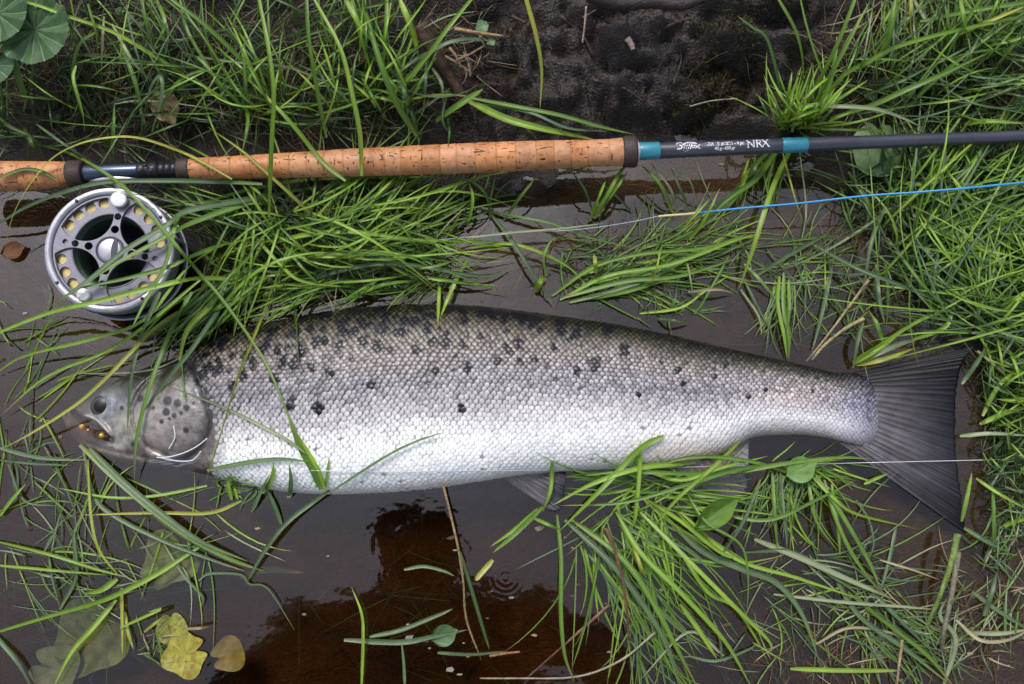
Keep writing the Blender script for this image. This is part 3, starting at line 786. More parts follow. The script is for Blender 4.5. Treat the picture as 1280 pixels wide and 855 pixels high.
def build_rod():
    root = empty('fishing_rod', ROD_A + ROD_D * ROD_L * .4 + np.array([0, 0, -.013]), 'two-handed fly rod with long cork grips and dark blank lying on the grass', 'fishing rod')
    cork = cork_material()
    m_ring = principled('rubber_cork', (.055, .032, .022), .6, noise=(500, (.02, .012, .01), .8), bump=(700, .5, .001))
    m_seat = principled('reel_seat_metal', (.060, .085, .135), .28, metal=.65, noise=(60, (.02, .03, .05), .6), coat=.3)
    m_blk = principled('black_anodised', (.016, .018, .024), .35, metal=.4, noise=(80, (.03, .03, .035), .6))
    m_blank = principled('rod_blank', (.030, .032, .048), .30, noise=(40, (.055, .057, .075), .8), coat=.3, bump=(300, .15, .0004))
    m_wrap = principled('cyan_thread', (.028, .235, .31), .32, noise=(260, (.015, .16, .22), .7), coat=.4)
    m_white = principled('white_print', (.72, .74, .78), .45, noise=(700, (.35, .36, .4), .5))
    m_grey = principled('clear_ring', (.45, .47, .5), .3)
    rr = np.random.default_rng(3)
    def corkcol():
        k = rr.random()
        c = np.array([.53, .235, .088]) * (.80 + .32 * rr.random())
        if k > .62: c = c * .55 + np.array([.60, .32, .17]) * .45
        return c
    # lower grip
    prof_l = [(-70, 20), (-20, 19.6), (20, 18.6), (50, 17.2), (86, 15.4)]
    px = -60
    while px < 85:
        w = min(rr.uniform(20, 27), 86 - px)
        if 86 - (px + w) < 6: w = 86 - px
        _ring_piece(root, cork, px, w, prof_l, corkcol()); px += w
    rod_lathe('grip_end_ring', [(86, 13), (86, 16.2), (88, 16.9), (103, 16.4), (105, 15), (105, 12)], m_ring, root)
    seat = rod_lathe('reel_seat', [(104, 9), (104, 10.6), (106, 11), (140, 10.8), (172, 10.6), (174, 10.2), (174, 8)], m_seat, root)
    # threaded locking rings
    prof = [(173, 8), (173, 10.9), (174, 11.6), (182, 11.6), (183, 10.6), (186, 10.6), (187, 11.8), (197, 11.8), (198, 10.4)]
    o = rod_lathe('locking_ring', prof + [(199, 8)], m_blk, root)
    for k in range(3):
        rod_lathe('thread', [(199 + k * 7.6, 7), (199 + k * 7.6, 9.6), (200 + k * 7.6, 10.3), (204.5 + k * 7.6, 10.3), (205.5 + k * 7.6, 9.6), (206.6 + k * 7.6, 9.4), (206.6 + k * 7.6, 7)], m_blk, root)
    for px_, an in ((177, -.3), (184, .35), (191, -.35), (192, .3)):
        V, F = tube([rod_pt(px_, an, 11.4 * RPX), rod_pt(px_, an, 12.0 * RPX)], 2.0 * RPX, 10)
        mesh_obj('grub_screw', V, F, m_ring, root)
    rod_lathe('grip_start_ring', [(221.5, 8), (221.5, 13.2), (223, 14), (235, 14.2), (236.5, 13.8), (236.5, 10)], m_ring, root)
    prof_u = [(236, 13.6), (300, 14.4), (380, 16), (430, 17.3), (520, 18.2), (600, 18.7), (680, 18.3), (730, 16.8), (755, 16.6), (776, 17.8)]
    px = 236.5
    while px < 776:
        w = rr.uniform(19, 27)
        if 776 - (px + w) < 12: w = 776 - px
        _ring_piece(root, cork, px, w, prof_u, corkcol()); px += w
    rod_lathe('grip_top_ring', [(776, 12), (776, 18.4), (778, 19.6), (790, 20.0), (793, 19), (793.5, 10)], m_ring, root)
    rod_lathe('winding_check', [(793, 9), (793, 11.4), (796.5, 11.2), (796.5, 9)], m_grey, root)
    rod_lathe('thread_wrap', [(796, 8), (796, 10.9), (797, 11.2), (821, 10.9), (822, 10.5), (822, 8)], m_wrap, root)
    rod_lathe('rod_blank', [(815, 9), (822, 10.2), (974, 9.1), (1010, 8.85), (1150, 8.1), (1290, 7.4), (1700, 5.2), (2300, 3.0)], m_blank, root)
    rod_lathe('thread_wrap', [(975, 8.5), (975, 9.5), (976, 9.8), (1006, 9.6), (1007, 9.2), (1007, 8.5)], m_wrap, root)
    # lettering
    def strokes(polys, w):
        V, F = [], []
        for poly in polys:
            q = np.array(poly[:-1] if isinstance(poly[-1], (int, float)) else poly, float); ww = poly[-1] if isinstance(poly[-1], (int, float)) else w
            t = np.gradient(q, axis=0); t /= np.linalg.norm(t, axis=1, keepdims=True) + 1e-9
            nn = np.stack([-t[:, 1], t[:, 0]], -1) * ww / 2
            b = len(V)
            for a, c in zip(q, nn): V += [(*(a + c), 0), (*(a - c), 0)]
            for i in range(len(q) - 1): F.append((b + 2 * i, b + 2 * i + 1, b + 2 * i + 3, b + 2 * i + 2))
        return V, F
    line = lambda a, b, n=4: [tuple(np.array(a) + (np.array(b) - np.array(a)) * t) for t in np.linspace(0, 1, n)]
    arc = lambda cx, cy, rx, ry, a0, a1, n=12: [(cx + rx * math.cos(math.radians(a)), cy + ry * math.sin(math.radians(a))) for a in np.linspace(a0, a1, n)]
    # N R X with serifs, 10.5 px high
    NRX = [line((1, 0), (1, 10)) + [.9], line((0, 10), (8.5, 0)) + [1.5], line((8.5, 0), (8.5, 10)) + [.9], line((-.4, 0), (2.4, 0)) + [.7], line((7.2, 10), (9.9, 10)) + [.7], line((-1, 10), (1.2, 10)) + [.7],
           line((12.2, 0), (12.2, 10)) + [1.4], arc(13.2, 7.4, 3.6, 2.6, 90, -90) + [1.0], line((12.2, 10), (13.4, 10)) + [.8], line((12.2, 4.8), (13.4, 4.8)) + [.8], line((14.2, 4.8), (18.4, 0)) + [1.4], line((10.9, 0), (13.6, 0)) + [.7], line((10.9, 10), (12.4, 10)) + [.7],
           line((19.2, 10), (27, 0)) + [1.5], line((26, 10), (18.8, 0)) + [.9], line((17.8, 0), (20.4, 0)) + [.7], line((25.4, 0), (28.4, 0)) + [.7], line((18, 10), (21, 10)) + [.7], line((24.8, 10), (27.4, 10)) + [.7]]
    V, F = strokes(NRX, 1)
    wrap_on_rod('lettering', V, F, 930, -4.4, 9.4, m_white, root)
    V, F = text_vf("NRX 15' #10/11 - 4 pc", 7.2, .9, 0, .06); V = np.array(V); V[:, 0] *= 49.0 / V[:, 0].max()
    wrap_on_rod('lettering', V, F, 877, -.6, 9.7, m_white, root)
    V, F = text_vf("42 g - 650 gr", 5.2, .86, 0, .08); V = np.array(V); V[:, 0] *= 26.0 / V[:, 0].max()
    wrap_on_rod('lettering', V, F, 889, -6.0, 9.7, m_white, root)
    # maker's emblem: a fish skeleton with hooked head strokes, slanting ribs and small tail
    emb = [arc(4, 8.6, 3.6, 2.4, 200, 20) + [1.4], arc(3.0, 4.4, 3.6, 2.6, 80, -110) + [1.5], line((.2, 1.2), (3.2, 3.0)) + [1.2],
           arc(17, 2.0, 10.5, 9.2, 150, 40, 16) + [1.5], line((8.2, 0), (11.6, 9.6)) + [1.1], line((10.8, -1.6), (14.4, 9.6)) + [1.1], line((13.6, -.8), (17.2, 9.8)) + [1.1], line((16.6, 1.0), (19.6, 9.4)) + [1.1],
           arc(20.6, 4.2, 1.7, 1.7, 0, 360) + [.9], line((22.4, 6.2), (29, 1.2)) + [1.1], line((29.2, 6.6), (23.0, 1.8)) + [1.0], line((20, 9), (25.5, 8.2)) + [1.0]]
    V, F = strokes(emb, 1)
    wrap_on_rod('emblem', V, F, 842, -5.0, 9.9, m_white, root)
    return root

def _ring_piece(root, cork, px, w, prof, col):
    pr = np.array(prof)
    r0 = lambda q: float(np.interp(q, pr[:, 0], pr[:, 1]))
    g = .45
    pts = [(px, r0(px) - 1.2), (px + g, r0(px) - .22)] + [(px + g + (w - 2 * g) * t, r0(px + w * t) + random.uniform(-.12, .12)) for t in (.08, .3, .55, .8, .94)] + [(px + w - g, r0(px + w) - .22), (px + w, r0(px + w) - 1.2)]
    return rod_lathe('cork_ring', pts, cork, root, n=44, cols=col)
ROD = build_rod()

# ------------------------------------------------------------------ the reel
REEL_TOP = ROD_Z + .026
_rc = P(136.5, 312, REEL_TOP)
REEL_C = np.array([_rc[0], _rc[1], REEL_TOP])
REEL_R = 81 * PXS(REEL_TOP)
REEL_ROT = Matrix.Rotation(math.radians(4.0), 3, 'Y') @ Matrix.Rotation(math.radians(4), 3, 'X') @ Matrix.Rotation(math.radians(-5), 3, 'Z')
_RM = np.array(REEL_ROT)
def reel_xf(V): return REEL_C + (np.asarray(V, float) @ _RM.T)

def lathe_z(prof, n=64):
    prof = np.array(prof, float); a = np.linspace(0, 2 * math.pi, n, endpoint=False)
    V = np.stack([prof[:, 0][:, None] * np.cos(a), prof[:, 0][:, None] * np.sin(a), np.repeat(prof[:, 1][:, None], n, 1)], -1).reshape(-1, 3)
    return V, grid_faces(len(prof), n, True)

def lens(d, r, rin, ang, R, n=40):
    """outline of (circle of radius r at distance d) cut by (circle R about the hub)"""
    out = []
    c = np.array([d * math.cos(ang), d * math.sin(ang)])
    for k in range(120):
        q = 2 * math.pi * k / 120
        p = c + r * np.array([math.cos(q), math.sin(q)])
        m = np.hypot(*p)
        if m > R: p = p / m * R
        out.append(p)
    res = [out[0]]
    for p in out[1:]:
        if np.hypot(*(p - res[-1])) > 1e-5: res.append(p)
    return res

def circ(cx, cy, r, n=24): return [(cx + r * math.cos(2 * math.pi * k / n), cy + r * math.sin(2 * math.pi * k / n)) for k in range(n)]

def build_reel():
    k = REEL_R / 380.0
    root = empty('fly_reel', REEL_C + np.array([0, 0, -.05]), 'silver large-arbor fly reel with ported spool half covered by grass blades', 'fishing reel')
    m_rim = principled('bright_aluminium', (.42, .42, .46), .36, metal=.7, noise=(120, (.28, .28, .31), .8), bump=(900, .15, .0003))
    m_plate = principled('satin_aluminium', (.20, .20, .235), .45, metal=.6, noise=(160, (.13, .13, .155), .8), bump=(900, .2, .0003))
    m_dark = principled('dark_frame', (.045, .05, .065), .4, metal=.5, noise=(80, (.02, .022, .03), .6))
    m_back = principled('backing_line', (.80, .66, .30), .7, noise=(700, (.6, .45, .16), .8), bump=(900, .8, .001))
    m_line = principled('wound_fly_line', (.040, .085, .045), .4, noise=(300, (.015, .03, .02), .8))
    m_knob = principled('white_knob', (.74, .75, .74), .35, noise=(500, (.5, .52, .5), .7), coat=.2)
    def add(name, V, F, mat, parent=root, smooth=True, auto=False):
        o = mesh_obj(name, reel_xf(V), F, mat, parent, smooth=smooth)
        if auto:
            o.data.polygons.foreach_set('use_smooth', np.array([len(p.vertices) == 4 for p in o.data.polygons]))
        return o
    # outer rim
    V, F = lathe_z([(332 * k, -.010), (334 * k, -.0030), (338 * k, -.0012), (345 * k, -.0002), (372 * k, 0), (378 * k, -.0008), (380 * k, -.0025), (380 * k, -.0075), (372 * k, -.0090), (366 * k, -.030), (332 * k, -.030), (332 * k, -.010)], 96)
    add('rim', V, F, m_rim)
    # ported outer band of the spool
    sp = [circ(0, 0, 333 * k, 96)]
    angs = [85, 175, 265, 355]
    for a in angs:
        for da in (20, 36, 52, 68):
            q = math.radians(a + da + 1); sp.append(circ(293 * k * math.cos(q), 293 * k * math.sin(q), 32 * k, 20))
    inner = circ(0, 0, 226 * k, 72)
    sp.append(inner)
    V, F = curve_to_mesh('spool_band', sp, .0011, m_plate)
    V = V + np.array([0, 0, -.0062]); band = add('spool_band', V, F, m_plate, smooth=False)
    # spokes: a four armed star with flaring ends
    sp = [circ(0, 0, 331 * k, 128)]
    for a in angs:
        sp.append(lens(261 * k, 163 * k, 0, math.radians(a + 45), 323 * k))
        q = math.radians(a)
        for rr_, hr in ((128, 25), (208, 22)):
            sp.append(circ(rr_ * k * math.cos(q), rr_ * k * math.sin(q), hr * k, 18))
        if a in (175, 355): sp.append(circ(268 * k * math.cos(q), 268 * k * math.sin(q), 17 * k, 16))
    V, F = curve_to_mesh('spokes', sp, .0013, m_plate, bevel=.0003)
    V = V + np.array([0, 0, -.0040]); add('spokes', V, F, m_plate, smooth=False)
    # thin inner lip of the openings
    V, F = lathe_z([(222 * k, -.008), (222 * k, -.0046), (229 * k, -.0046), (229 * k, -.008)], 72)
    add('inner_lip', V, F, m_plate)
    # hub cap with a dark crescent slot
    V, F = lathe_z([(.001 * k, -.0008), (60 * k, -.0008), (70 * k, -.0014), (74 * k, -.0035), (74 * k, -.006)], 48)
    hub = add('hub_cap', V, F, m_rim)
    V, F = lathe_z([(74 * k, -.0050), (74 * k, -.0020), (84 * k, -.0020), (84 * k, -.0050)], 48); add('hub_ring', V, F, m_dark)
    cres = [(70 * k * math.cos(t), 70 * k * math.sin(t)) for t in np.linspace(-2.0, .45, 16)]
    cres += [(16 * k + 62 * k * math.cos(t), 6 * k + 62 * k * math.sin(t)) for t in np.linspace(.35, -2.15, 16)][::1]
    cres = [(28 * k + 34 * k * math.cos(t) * (.55), 4 * k + 66 * k * math.sin(t)) for t in np.linspace(0, 2 * math.pi, 28, endpoint=False)]
    V, F = curve_to_mesh('hub_slot', [cres], .0004, m_dark); add('hub_slot', V + np.array([0, 0, -.0007]), F, m_dark, hub, smooth=False)
    # knob and counterweight
    q = math.radians(86)
    kx, ky = 306 * k * math.cos(q), 306 * k * math.sin(q)
    V, F = lathe_z([(.01 * k, .0140), (36 * k, .0140), (44 * k, .0132), (47 * k, .0118), (40 * k, .0020), (44 * k, -.0008), (44 * k, -.003)], 36)
    knob = add('handle_knob', V * np.array([1, 1, .34]) + np.array([kx, ky, 0]), F, m_knob)
    V, F = lathe_z([(.01 * k, .0001), (16 * k, .0001), (18 * k, -.0004), (18 * k, -.001)], 20)
    q = math.radians(249)
    V, F = lathe_z([(.01 * k, .0030), (33 * k, .0030), (38 * k, .0020), (38 * k, -.004)], 30)
    for a in (40, 130, 220, 310):
        q2 = math.radians(a); Vs, Fs = lathe_z([(.01 * k, .0008), (9 * k, .0008), (11 * k, .0002), (11 * k, -.002)], 14); add('screw', Vs + np.array([356 * k * math.cos(q2), 356 * k * math.sin(q2), 0]), Fs, m_dark)
    add('counterweight', V + np.array([305 * k * math.cos(q), 305 * k * math.sin(q), 0]), F, m_knob)
    # spool inside: backing, wound line, arbor
    V, F = lathe_z([(238 * k, -.034), (238 * k, -.0105), (262 * k, -.0086), (300 * k, -.0083), (326 * k, -.0095), (328 * k, -.034)], 80)
    add('backing', V, F, m_back)
    prof = []
    for j in range(9):
        z0 = -.014 - j * .0034
        prof += [(218 * k, z0), (208 * k, z0 - .0008), (208 * k, z0 - .0024), (218 * k, z0 - .0032)]
    V, F = lathe_z([(236 * k, -.0125)] + prof + [(236 * k, -.046)], 72)
    add('wound_line', V, F, m_line)
    V, F = lathe_z([(.01, -.040), (60 * k, -.040), (64 * k, -.006), (70 * k, -.006), (74 * k, -.040), (225 * k, -.046)], 48)
    add('arbor', np.concatenate([V]), F, m_dark)
    # frame behind: back plate ring, pillars
    V, F = lathe_z([(.005, -.0520), (352 * k, -.0520), (376 * k, -.0515), (386 * k, -.0490), (386 * k, -.0460), (376 * k, -.0440), (352 * k, -.0440), (352 * k, -.0475), (.005, -.0475)], 96)
    back = add('back_frame', V, F, m_dark)
    V, F = lathe_z([(380 * k, -.0440), (389 * k, -.0440), (391 * k, -.0452), (389 * k, -.0465), (380 * k, -.0465)], 96)
    add('back_rim', V, F, m_rim)
    for a in (20, 140, 250):
        q = math.radians(a)
        V, F = tube([(377 * k * math.cos(q), 377 * k * math.sin(q), -.048), (377 * k * math.cos(q), 377 * k * math.sin(q), -.006)], 9 * k, 12)
        add('pillar', V, F, m_rim)
    # foot clamped in the reel seat
    a0, a1 = rod_pt(112, -.9, 10.4 * RPX), rod_pt(172, -.9, 10.4 * RPX)
    V, F = tube([a0 + (a1 - a0) * t + np.array([0, -.0015, -.004]) for t in np.linspace(0, 1, 8)], [.0015, .0030, .0042, .005, .005, .0042, .003, .0015], 12)
    mesh_obj('foot', V, F, m_rim, root)
    b0 = rod_pt(142, -1.9, 11 * RPX); b1 = reel_xf([[0, 378 * k, -.027]])[0]
    V, F = tube([b0 + np.array([0, .004, 0]), b0 * .5 + b1 * .5, b1 + np.array([0, -.006, 0])], [.005, .006, .009], 12)
    mesh_obj('foot_stem', V, F, m_rim, root)
    return root
REEL = build_reel()

def REELZ(x, y):
    d = np.hypot(x - REEL_C[0], y - REEL_C[1])
    z = np.where(d < REEL_R * 1.03, REEL_TOP + .0045 - (x - REEL_C[0]) * math.tan(math.radians(4)) + (y - REEL_C[1]) * .07, -1.)
    kx = P(142, 248, REEL_TOP + .008)
    return np.where(np.hypot(x - kx[0], y - kx[1]) < .011, REEL_TOP + .011, z)
def RODZ(x, y, up=True):
    s = (x - ROD_A[0]) * ROD_D[0] + (y - ROD_A[1]) * ROD_D[1]
    d = np.abs(-(x - ROD_A[0]) * ROD_D[1] + (y - ROD_A[1]) * ROD_D[0])
    px = s / ROD_L * 1280
    r = np.interp(px, [-60, 0, 100, 110, 215, 225, 300, 430, 600, 770, 793, 797, 1300], [19, 19, 16, 11, 11, 14, 14.5, 17.3, 18.7, 17, 19, 11, 7.5]) * RPX
    ok = d < r
    h = np.sqrt(np.clip(r * r - d * d, 0, None))
    return ok, d, r, ROD_Z + h

# ------------------------------------------------------------------ surface heights for things that drape
def S_over(x, y, rod=True, reel=True, fish=True):
    z = np.maximum(G(x, y), 0.0)
    if fish: z = np.maximum(z, FZ(x, y) + .0012)
    if reel: z = np.maximum(z, REELZ(x, y))
    if rod:
        ok, d, r, h = RODZ(x, y)
        z = np.where(ok, np.maximum(z, h), z)
    return z

# ------------------------------------------------------------------ lines and the fly
def px_curve(pts, zs, n=10):
    c = cr([(a, b) for a, b in pts], n)
    z = np.interp(np.linspace(0, 1, len(c)), np.linspace(0, 1, len(zs)), zs)
    return P(c[:, 0], c[:, 1], z)

def build_lines():
    m_blue = principled('blue_fly_line', (.040, .30, .60), .35, noise=(200, (.03, .20, .44), .6), coat=.2)
    m_tip = principled('cream_loop', (.62, .52, .24), .45, noise=(300, (.5, .38, .15), .6))
    m_mono = principled('clear_nylon', (.50, .54, .60), .15, noise=(300, (.4, .43, .5), .5), spec=.8)
    root = empty('fly_line', P(1060, 250, .01), 'bright blue fly line with cream tip running over the grass', 'fishing line')
    c = px_curve([(868, 266.5), (930, 260), (1000, 254), (1080, 245), (1150, 240), (1220, 234), (1300, 226), (1420, 214)], [.030, .036, .044, .058, .072, .076, .078])
    V, F = tube(c, .00105, 8); mesh_obj('line', V, F, m_blue, root)
    c = px_curve([(823, 270.5), (840, 269), (855, 268), (870, 266.4)], [.030, .030])
    V, F = tube(c, .00125, 8); mesh_obj('tip_loop', V, F, m_tip, root)
    c = px_curve([(824, 270), (780, 279), (720, 287), (650, 291), (590, 296), (520, 301), (460, 296)], [.030, .026, .022, .026, .034])
    V, F = tube(c, .00032, 6); mesh_obj('leader', V, F, m_mono, root)
    # thin nylon over belly and tail
    pts = [(380, 588), (470, 590), (560, 589), (640, 588), (760, 586), (900, 583), (1020, 580), (1120, 577.5), (1210, 575.5), (1300, 573), (1420, 570)]
    c = cr(pts, 10); z = np.full(len(c), .004)
    for _ in range(2):
        W = P(c[:, 0], c[:, 1], z); z = np.maximum(z, S_over(W[:, 0], W[:, 1]) + .001)
        for _k in range(6): z = np.maximum(z, np.convolve(np.pad(z, 1, 'edge'), [.25, .5, .25], 'valid'))
    V, F = tube(P(c[:, 0], c[:, 1], z), .00042, 6)
    tag(mesh_obj('tippet', V, F, m_mono), 'thin clear nylon line stretched across belly and tail fin', 'fishing line')
    m_w = principled('white_nylon', (.74, .74, .74), .25, noise=(300, (.6, .6, .62), .5), spec=.7)
    root = empty('nylon_loop', P(222, 566, .015), 'white nylon loops lying against the gill cover', 'fishing line')
    for pts in ([(217, 532), (219, 545), (216, 553), (211, 561)], [(196, 572), (212, 571), (230, 566), (246, 558), (259, 548)], [(200, 572), (220, 576), (238, 576), (246, 571), (251, 564)]):
        c = cr(pts, 8); z = np.full(len(c), .002)
        for _ in range(2):
            W = P(c[:, 0], c[:, 1], z); z = np.maximum(z, FZ(W[:, 0], W[:, 1]) + .0035)
        V, F = tube(P(c[:, 0], c[:, 1], z), .00062, 6); mesh_obj('strand', V, F, m_w, root)
    # the fly
    z = .001
    root = empty('fishing_fly', P(118, 534, -.004), 'small dark fly with gold beads hooked in the mouth of the salmon', 'fishing fly')
    m_gold = principled('gold_bead', (.85, .50, .06), .2, metal=.8, noise=(300, (.6, .3, .03), .5))
    m_or = principled('orange_bead', (.75, .40, .08), .35, noise=(300, (.5, .2, .03), .5))
    m_hk = principled('hook_wire', (.05, .045, .04), .3, metal=.8)
    m_hr = principled('fly_hair', (.045, .022, .012), .5, noise=(300, (.15, .07, .02), .6))
    for (bx, by, r, m) in ((127.4, 544.4, 3.9, m_gold), (102.5, 533.5, 3.2, m_or), (110.5, 537.5, 2.0, m_or)):
        bm = bmesh.new(); bmesh.ops.create_uvsphere(bm, u_segments=18, v_segments=12, radius=r * .0008)
        V = np.array([list(q.co) for q in bm.verts]); F = [[q.index for q in f.verts] for f in bm.faces]; bm.free()
        mesh_obj('bead', V + P(bx, by, .006), F, m, root)
    V, F = tube(px_curve([(101, 533), (112, 540), (124, 545), (133, 545), (136, 538), (130, 535)], [.006, .006, .004]), .0007, 6); mesh_obj('hook', V, F, m_hk, root)
    for k in range(16):
        a = random.uniform(-.9, .9)
        q = [(106, 536), (112 + 4 * math.cos(a), 540 + 6 * math.sin(a)), (116 + random.uniform(4, 18), 541 + random.uniform(-7, 11))]
        V, F = tube(px_curve(q, [.006, .008, .005], 5), [.0003], 4); mesh_obj('hair', V, F, m_hr, root)
build_lines()

# ------------------------------------------------------------------ broad leaves
def leaf(name, label, cat, cx, cy, z, size, rot, prof, col, vein, cup=.12, tilt=(0, 0), nveins=7, rng_ang=(0, 360), pleat=.0, mat=None, group=None, stem=None, yscale=1.0, spots=None):
    """a leaf on a polar grid round its stalk joint; prof(angle in radians 0..2pi) -> radius factor"""
    na, nr = 144, 14
    a = np.linspace(0, 2 * math.pi, na, endpoint=False); u = np.linspace(0, 1, nr)[:, None]
    r = np.array([prof(q) for q in a])[None] * u * size
    lx = r * np.cos(a); ly = r * np.sin(a) * yscale
    va = np.linspace(math.radians(rng_ang[0]), math.radians(rng_ang[1]), nveins)
    dv = np.min(np.abs((a[:, None] - va[None] + math.pi) % (2 * math.pi) - math.pi), axis=1)[None]
    half = (va[1] - va[0]) / 2
    rot_ = math.radians(rot); ca, sa = math.cos(rot_), math.sin(rot_)
    wx = (lx * ca - ly * sa) * .0008; wy = (lx * sa + ly * ca) * .0008
    zz = z + cup * (u ** 2) * size * .0008 + pleat * size * .0008 * u * (np.clip(dv / half, 0, 1) - .5) + wx * tilt[0] + wy * tilt[1]
    zz = zz + (fbm(wx * 60 + cx, wy * 60, 7, 2) - .5) * .004 * (size / 40)
    c0 = P(cx, cy, z)
    V = np.stack([wx + c0[0], wy + c0[1], zz], -1).reshape(-1, 3)
    line = np.exp(-(dv * (.25 + u) * size / 1.3) ** 2)
    side = .5 + .5 * np.cos((u * 34 - dv / half * 9)) * (dv > .04)
    n = fbm((lx + cx) / 6., (ly + cy) / 6., 17, 3)
    c = np.array(col)[None, None] * (.62 + .76 * n[..., None]) * (.93 + .14 * side[..., None])
    c = c + (np.array(vein) - c) * (line * .75)[..., None]
    if spots is not None:
        k = np.clip((fbm((lx + cx) / 3., (ly + cy) / 3., 71, 2) - .60) * 8, 0, .8)[..., None]
        c = c * (1 - k) + np.array(spots) * k
    F = grid_faces(nr, na, True)
    F = [f for f in F if f[0] >= na] + [(0, na + j, na + (j + 1) % na) for j in range(na)]
    root = empty(name, P(cx, cy, z - .004), label, cat, group)
    mesh_obj('blade', V, F, mat or M_LEAF, root, cols=c.reshape(-1, 3))
    if stem:
        zs = [max(z - .001, -.03), stem[2]]
        cc = px_curve([(cx, cy), ((cx + stem[0]) / 2 + 4, (cy + stem[1]) / 2), stem[:2]], [z - .0008, (z + stem[2]) / 2, stem[2]])
        V, F = tube(cc, .0013, 8)
        mesh_obj('stalk', V, F, M_LEAF, root, cols=np.repeat(np.array([[.12, .20, .05]]), len(V), 0))
    return root

def palmate(lobes, notch, teeth=0, depth=.10, tdepth=.03, rngd=(0, 360)):
    def f(q):
        d = abs((q - math.pi + math.pi) % (2 * math.pi))
        dd = min(q, 2 * math.pi - q)                    # 0 at the notch
        n = 1 - notch * math.exp(-(dd / .22) ** 2)
        return n * (1 - depth * (.5 - .5 * math.cos(q * lobes))) * (1 - tdepth * (.5 + .5 * math.cos(q * lobes * 7)))
    return f
def oval(ratio, point=.15):
    """leaf seen from its stalk at the origin, growing towards angle 0"""
    def f(q):
        c = math.cos(q)
        if c < -.2: return .06
        return max(.06, (max(c, 0) ** ratio) * (1 + point * math.exp(-(min(q, 2 * math.pi - q) / .1) ** 2)))
    return f

LG, LV = (.075, .155, .060), (.17, .27, .13)
leaf('lobed_leaf', 'large round lobed green leaf with pleated veins, hanging over the bank', 'leaf', 44, 38, .105, 46, 150, palmate(9, .75, 7), LG, LV, cup=.12, tilt=(.05, .1), nveins=9, rng_ang=(20, 340), pleat=.18, stem=(30, 140, .04), group='lobed leaves in the corner of the bank')
leaf('lobed_leaf', 'toothed lobed green leaf partly tucked behind the large pleated leaf', 'leaf', -2, 18, .115, 40, 100, palmate(9, .75, 7), (.060, .13, .050), LV, cup=.1, tilt=(.1, 0), nveins=9, rng_ang=(20, 340), pleat=.18, stem=(10, 140, .04), group='lobed leaves in the corner of the bank')
leaf('lobed_leaf', 'small pale-edged lobed leaf below the large pleated leaf', 'leaf', -8, 82, .100, 27, 60, palmate(9, .75, 7), (.085, .17, .085), (.25, .33, .2), cup=.1, nveins=9, rng_ang=(20, 340), pleat=.18, stem=(4, 150, .03), group='lobed leaves in the corner of the bank')
leaf('round_leaf', 'flat pale green round leaf lying under the dark rod blank', 'leaf', 1098, 186, .026, 38, 85, palmate(5, .35, 0, .05, .01), (.19, .30, .13), (.28, .38, .2), cup=-.03, nveins=7, rng_ang=(20, 340), yscale=.9)
leaf('round_leaf', 'half hidden green leaf under the rod near the flat round leaf', 'leaf', 1148, 176, .022, 18, 40, palmate(5, .3, 0, .05, .01), (.11, .22, .07), (.2, .3, .14), nveins=5, rng_ang=(40, 320))
leaf('dead_leaf', 'curled tan dead leaf among grass stems on the bank', 'leaf', 196, 112, .062, 44, -62, oval(2.0), (.30, .185, .080), (.40, .27, .13), cup=.10, nveins=7, rng_ang=(-60, 60), mat=M_STRAW, tilt=(0, .2), spots=(.12, .07, .03))
leaf('dead_leaf', 'small rusty dead leaf on the wet ground by the water edge', 'leaf', 4, 318, .004, 26, 20, oval(1.4), (.16, .055, .018), (.2, .08, .03), nveins=5, rng_ang=(-50, 50), mat=M_STRAW)
YL, YV = (.40, .37, .050), (.50, .47, .12)
leaf('yellow_leaf', 'yellow rounded leaf floating on the brown water, brightest of the sunk leaves', 'leaf', 232, 818, .0025, 30, 20, palmate(4, .55, 0, .22, .01), YL, YV, cup=.03, nveins=5, rng_ang=(60, 300), spots=(.30, .16, .03))
leaf('yellow_leaf', 'small yellow-green leaf touching the top of the bright yellow leaf', 'leaf', 215, 786, .001, 20, 100, palmate(3, .3, 0, .1, .01), (.30, .33, .06), YV, cup=.03, nveins=5, rng_ang=(60, 300), spots=(.2, .14, .03))
leaf('yellow_leaf', 'dull yellow leaf sunk in brown water beside the bright yellow leaf', 'leaf', 286, 818, -.014, 23, 200, palmate(3, .5, 0, .18, .01), (.36, .30, .04), (.4, .33, .08), nveins=5, rng_ang=(60, 300))
leaf('sunken_leaf', 'olive green lobed leaf under water beneath the long floating blades', 'leaf', 210, 702, -.010, 40, -130, palmate(3, .7, 0, .34, .01), (.20, .26, .045), (.28, .33, .09), nveins=5, rng_ang=(50, 310))
leaf('sunken_leaf', 'broad dull green sunken leaf with a grassy stem lying across it', 'leaf', 112, 800, -.020, 52, 230, palmate(3, .7, 0, .28, .01), (.19, .25, .06), (.27, .32, .12), nveins=5, rng_ang=(50, 310))
leaf('sunken_leaf', 'pale sunken leaf at the pool edge next to the broad sunken leaf', 'leaf', 70, 836, -.016, 34, 160, palmate(3, .5, 0, .2, .01), (.24, .30, .15), (.3, .36, .2), nveins=5, rng_ang=(50, 310))
leaf('small_leaf', 'tiny glossy oval leaf floating in the brown water', 'leaf', 541, 800, .0015, 28, 22, oval(1.3), (.085, .17, .065), (.16, .26, .12), nveins=3, rng_ang=(-40, 40))
leaf('curled_leaf', 'broad bright green leaf curling over below the anal fin', 'leaf', 868, 660, .010, 52, 34, oval(4.0), (.15, .28, .045), (.24, .38, .1), cup=.35, nveins=5, rng_ang=(-50, 50), tilt=(-.1, .1))
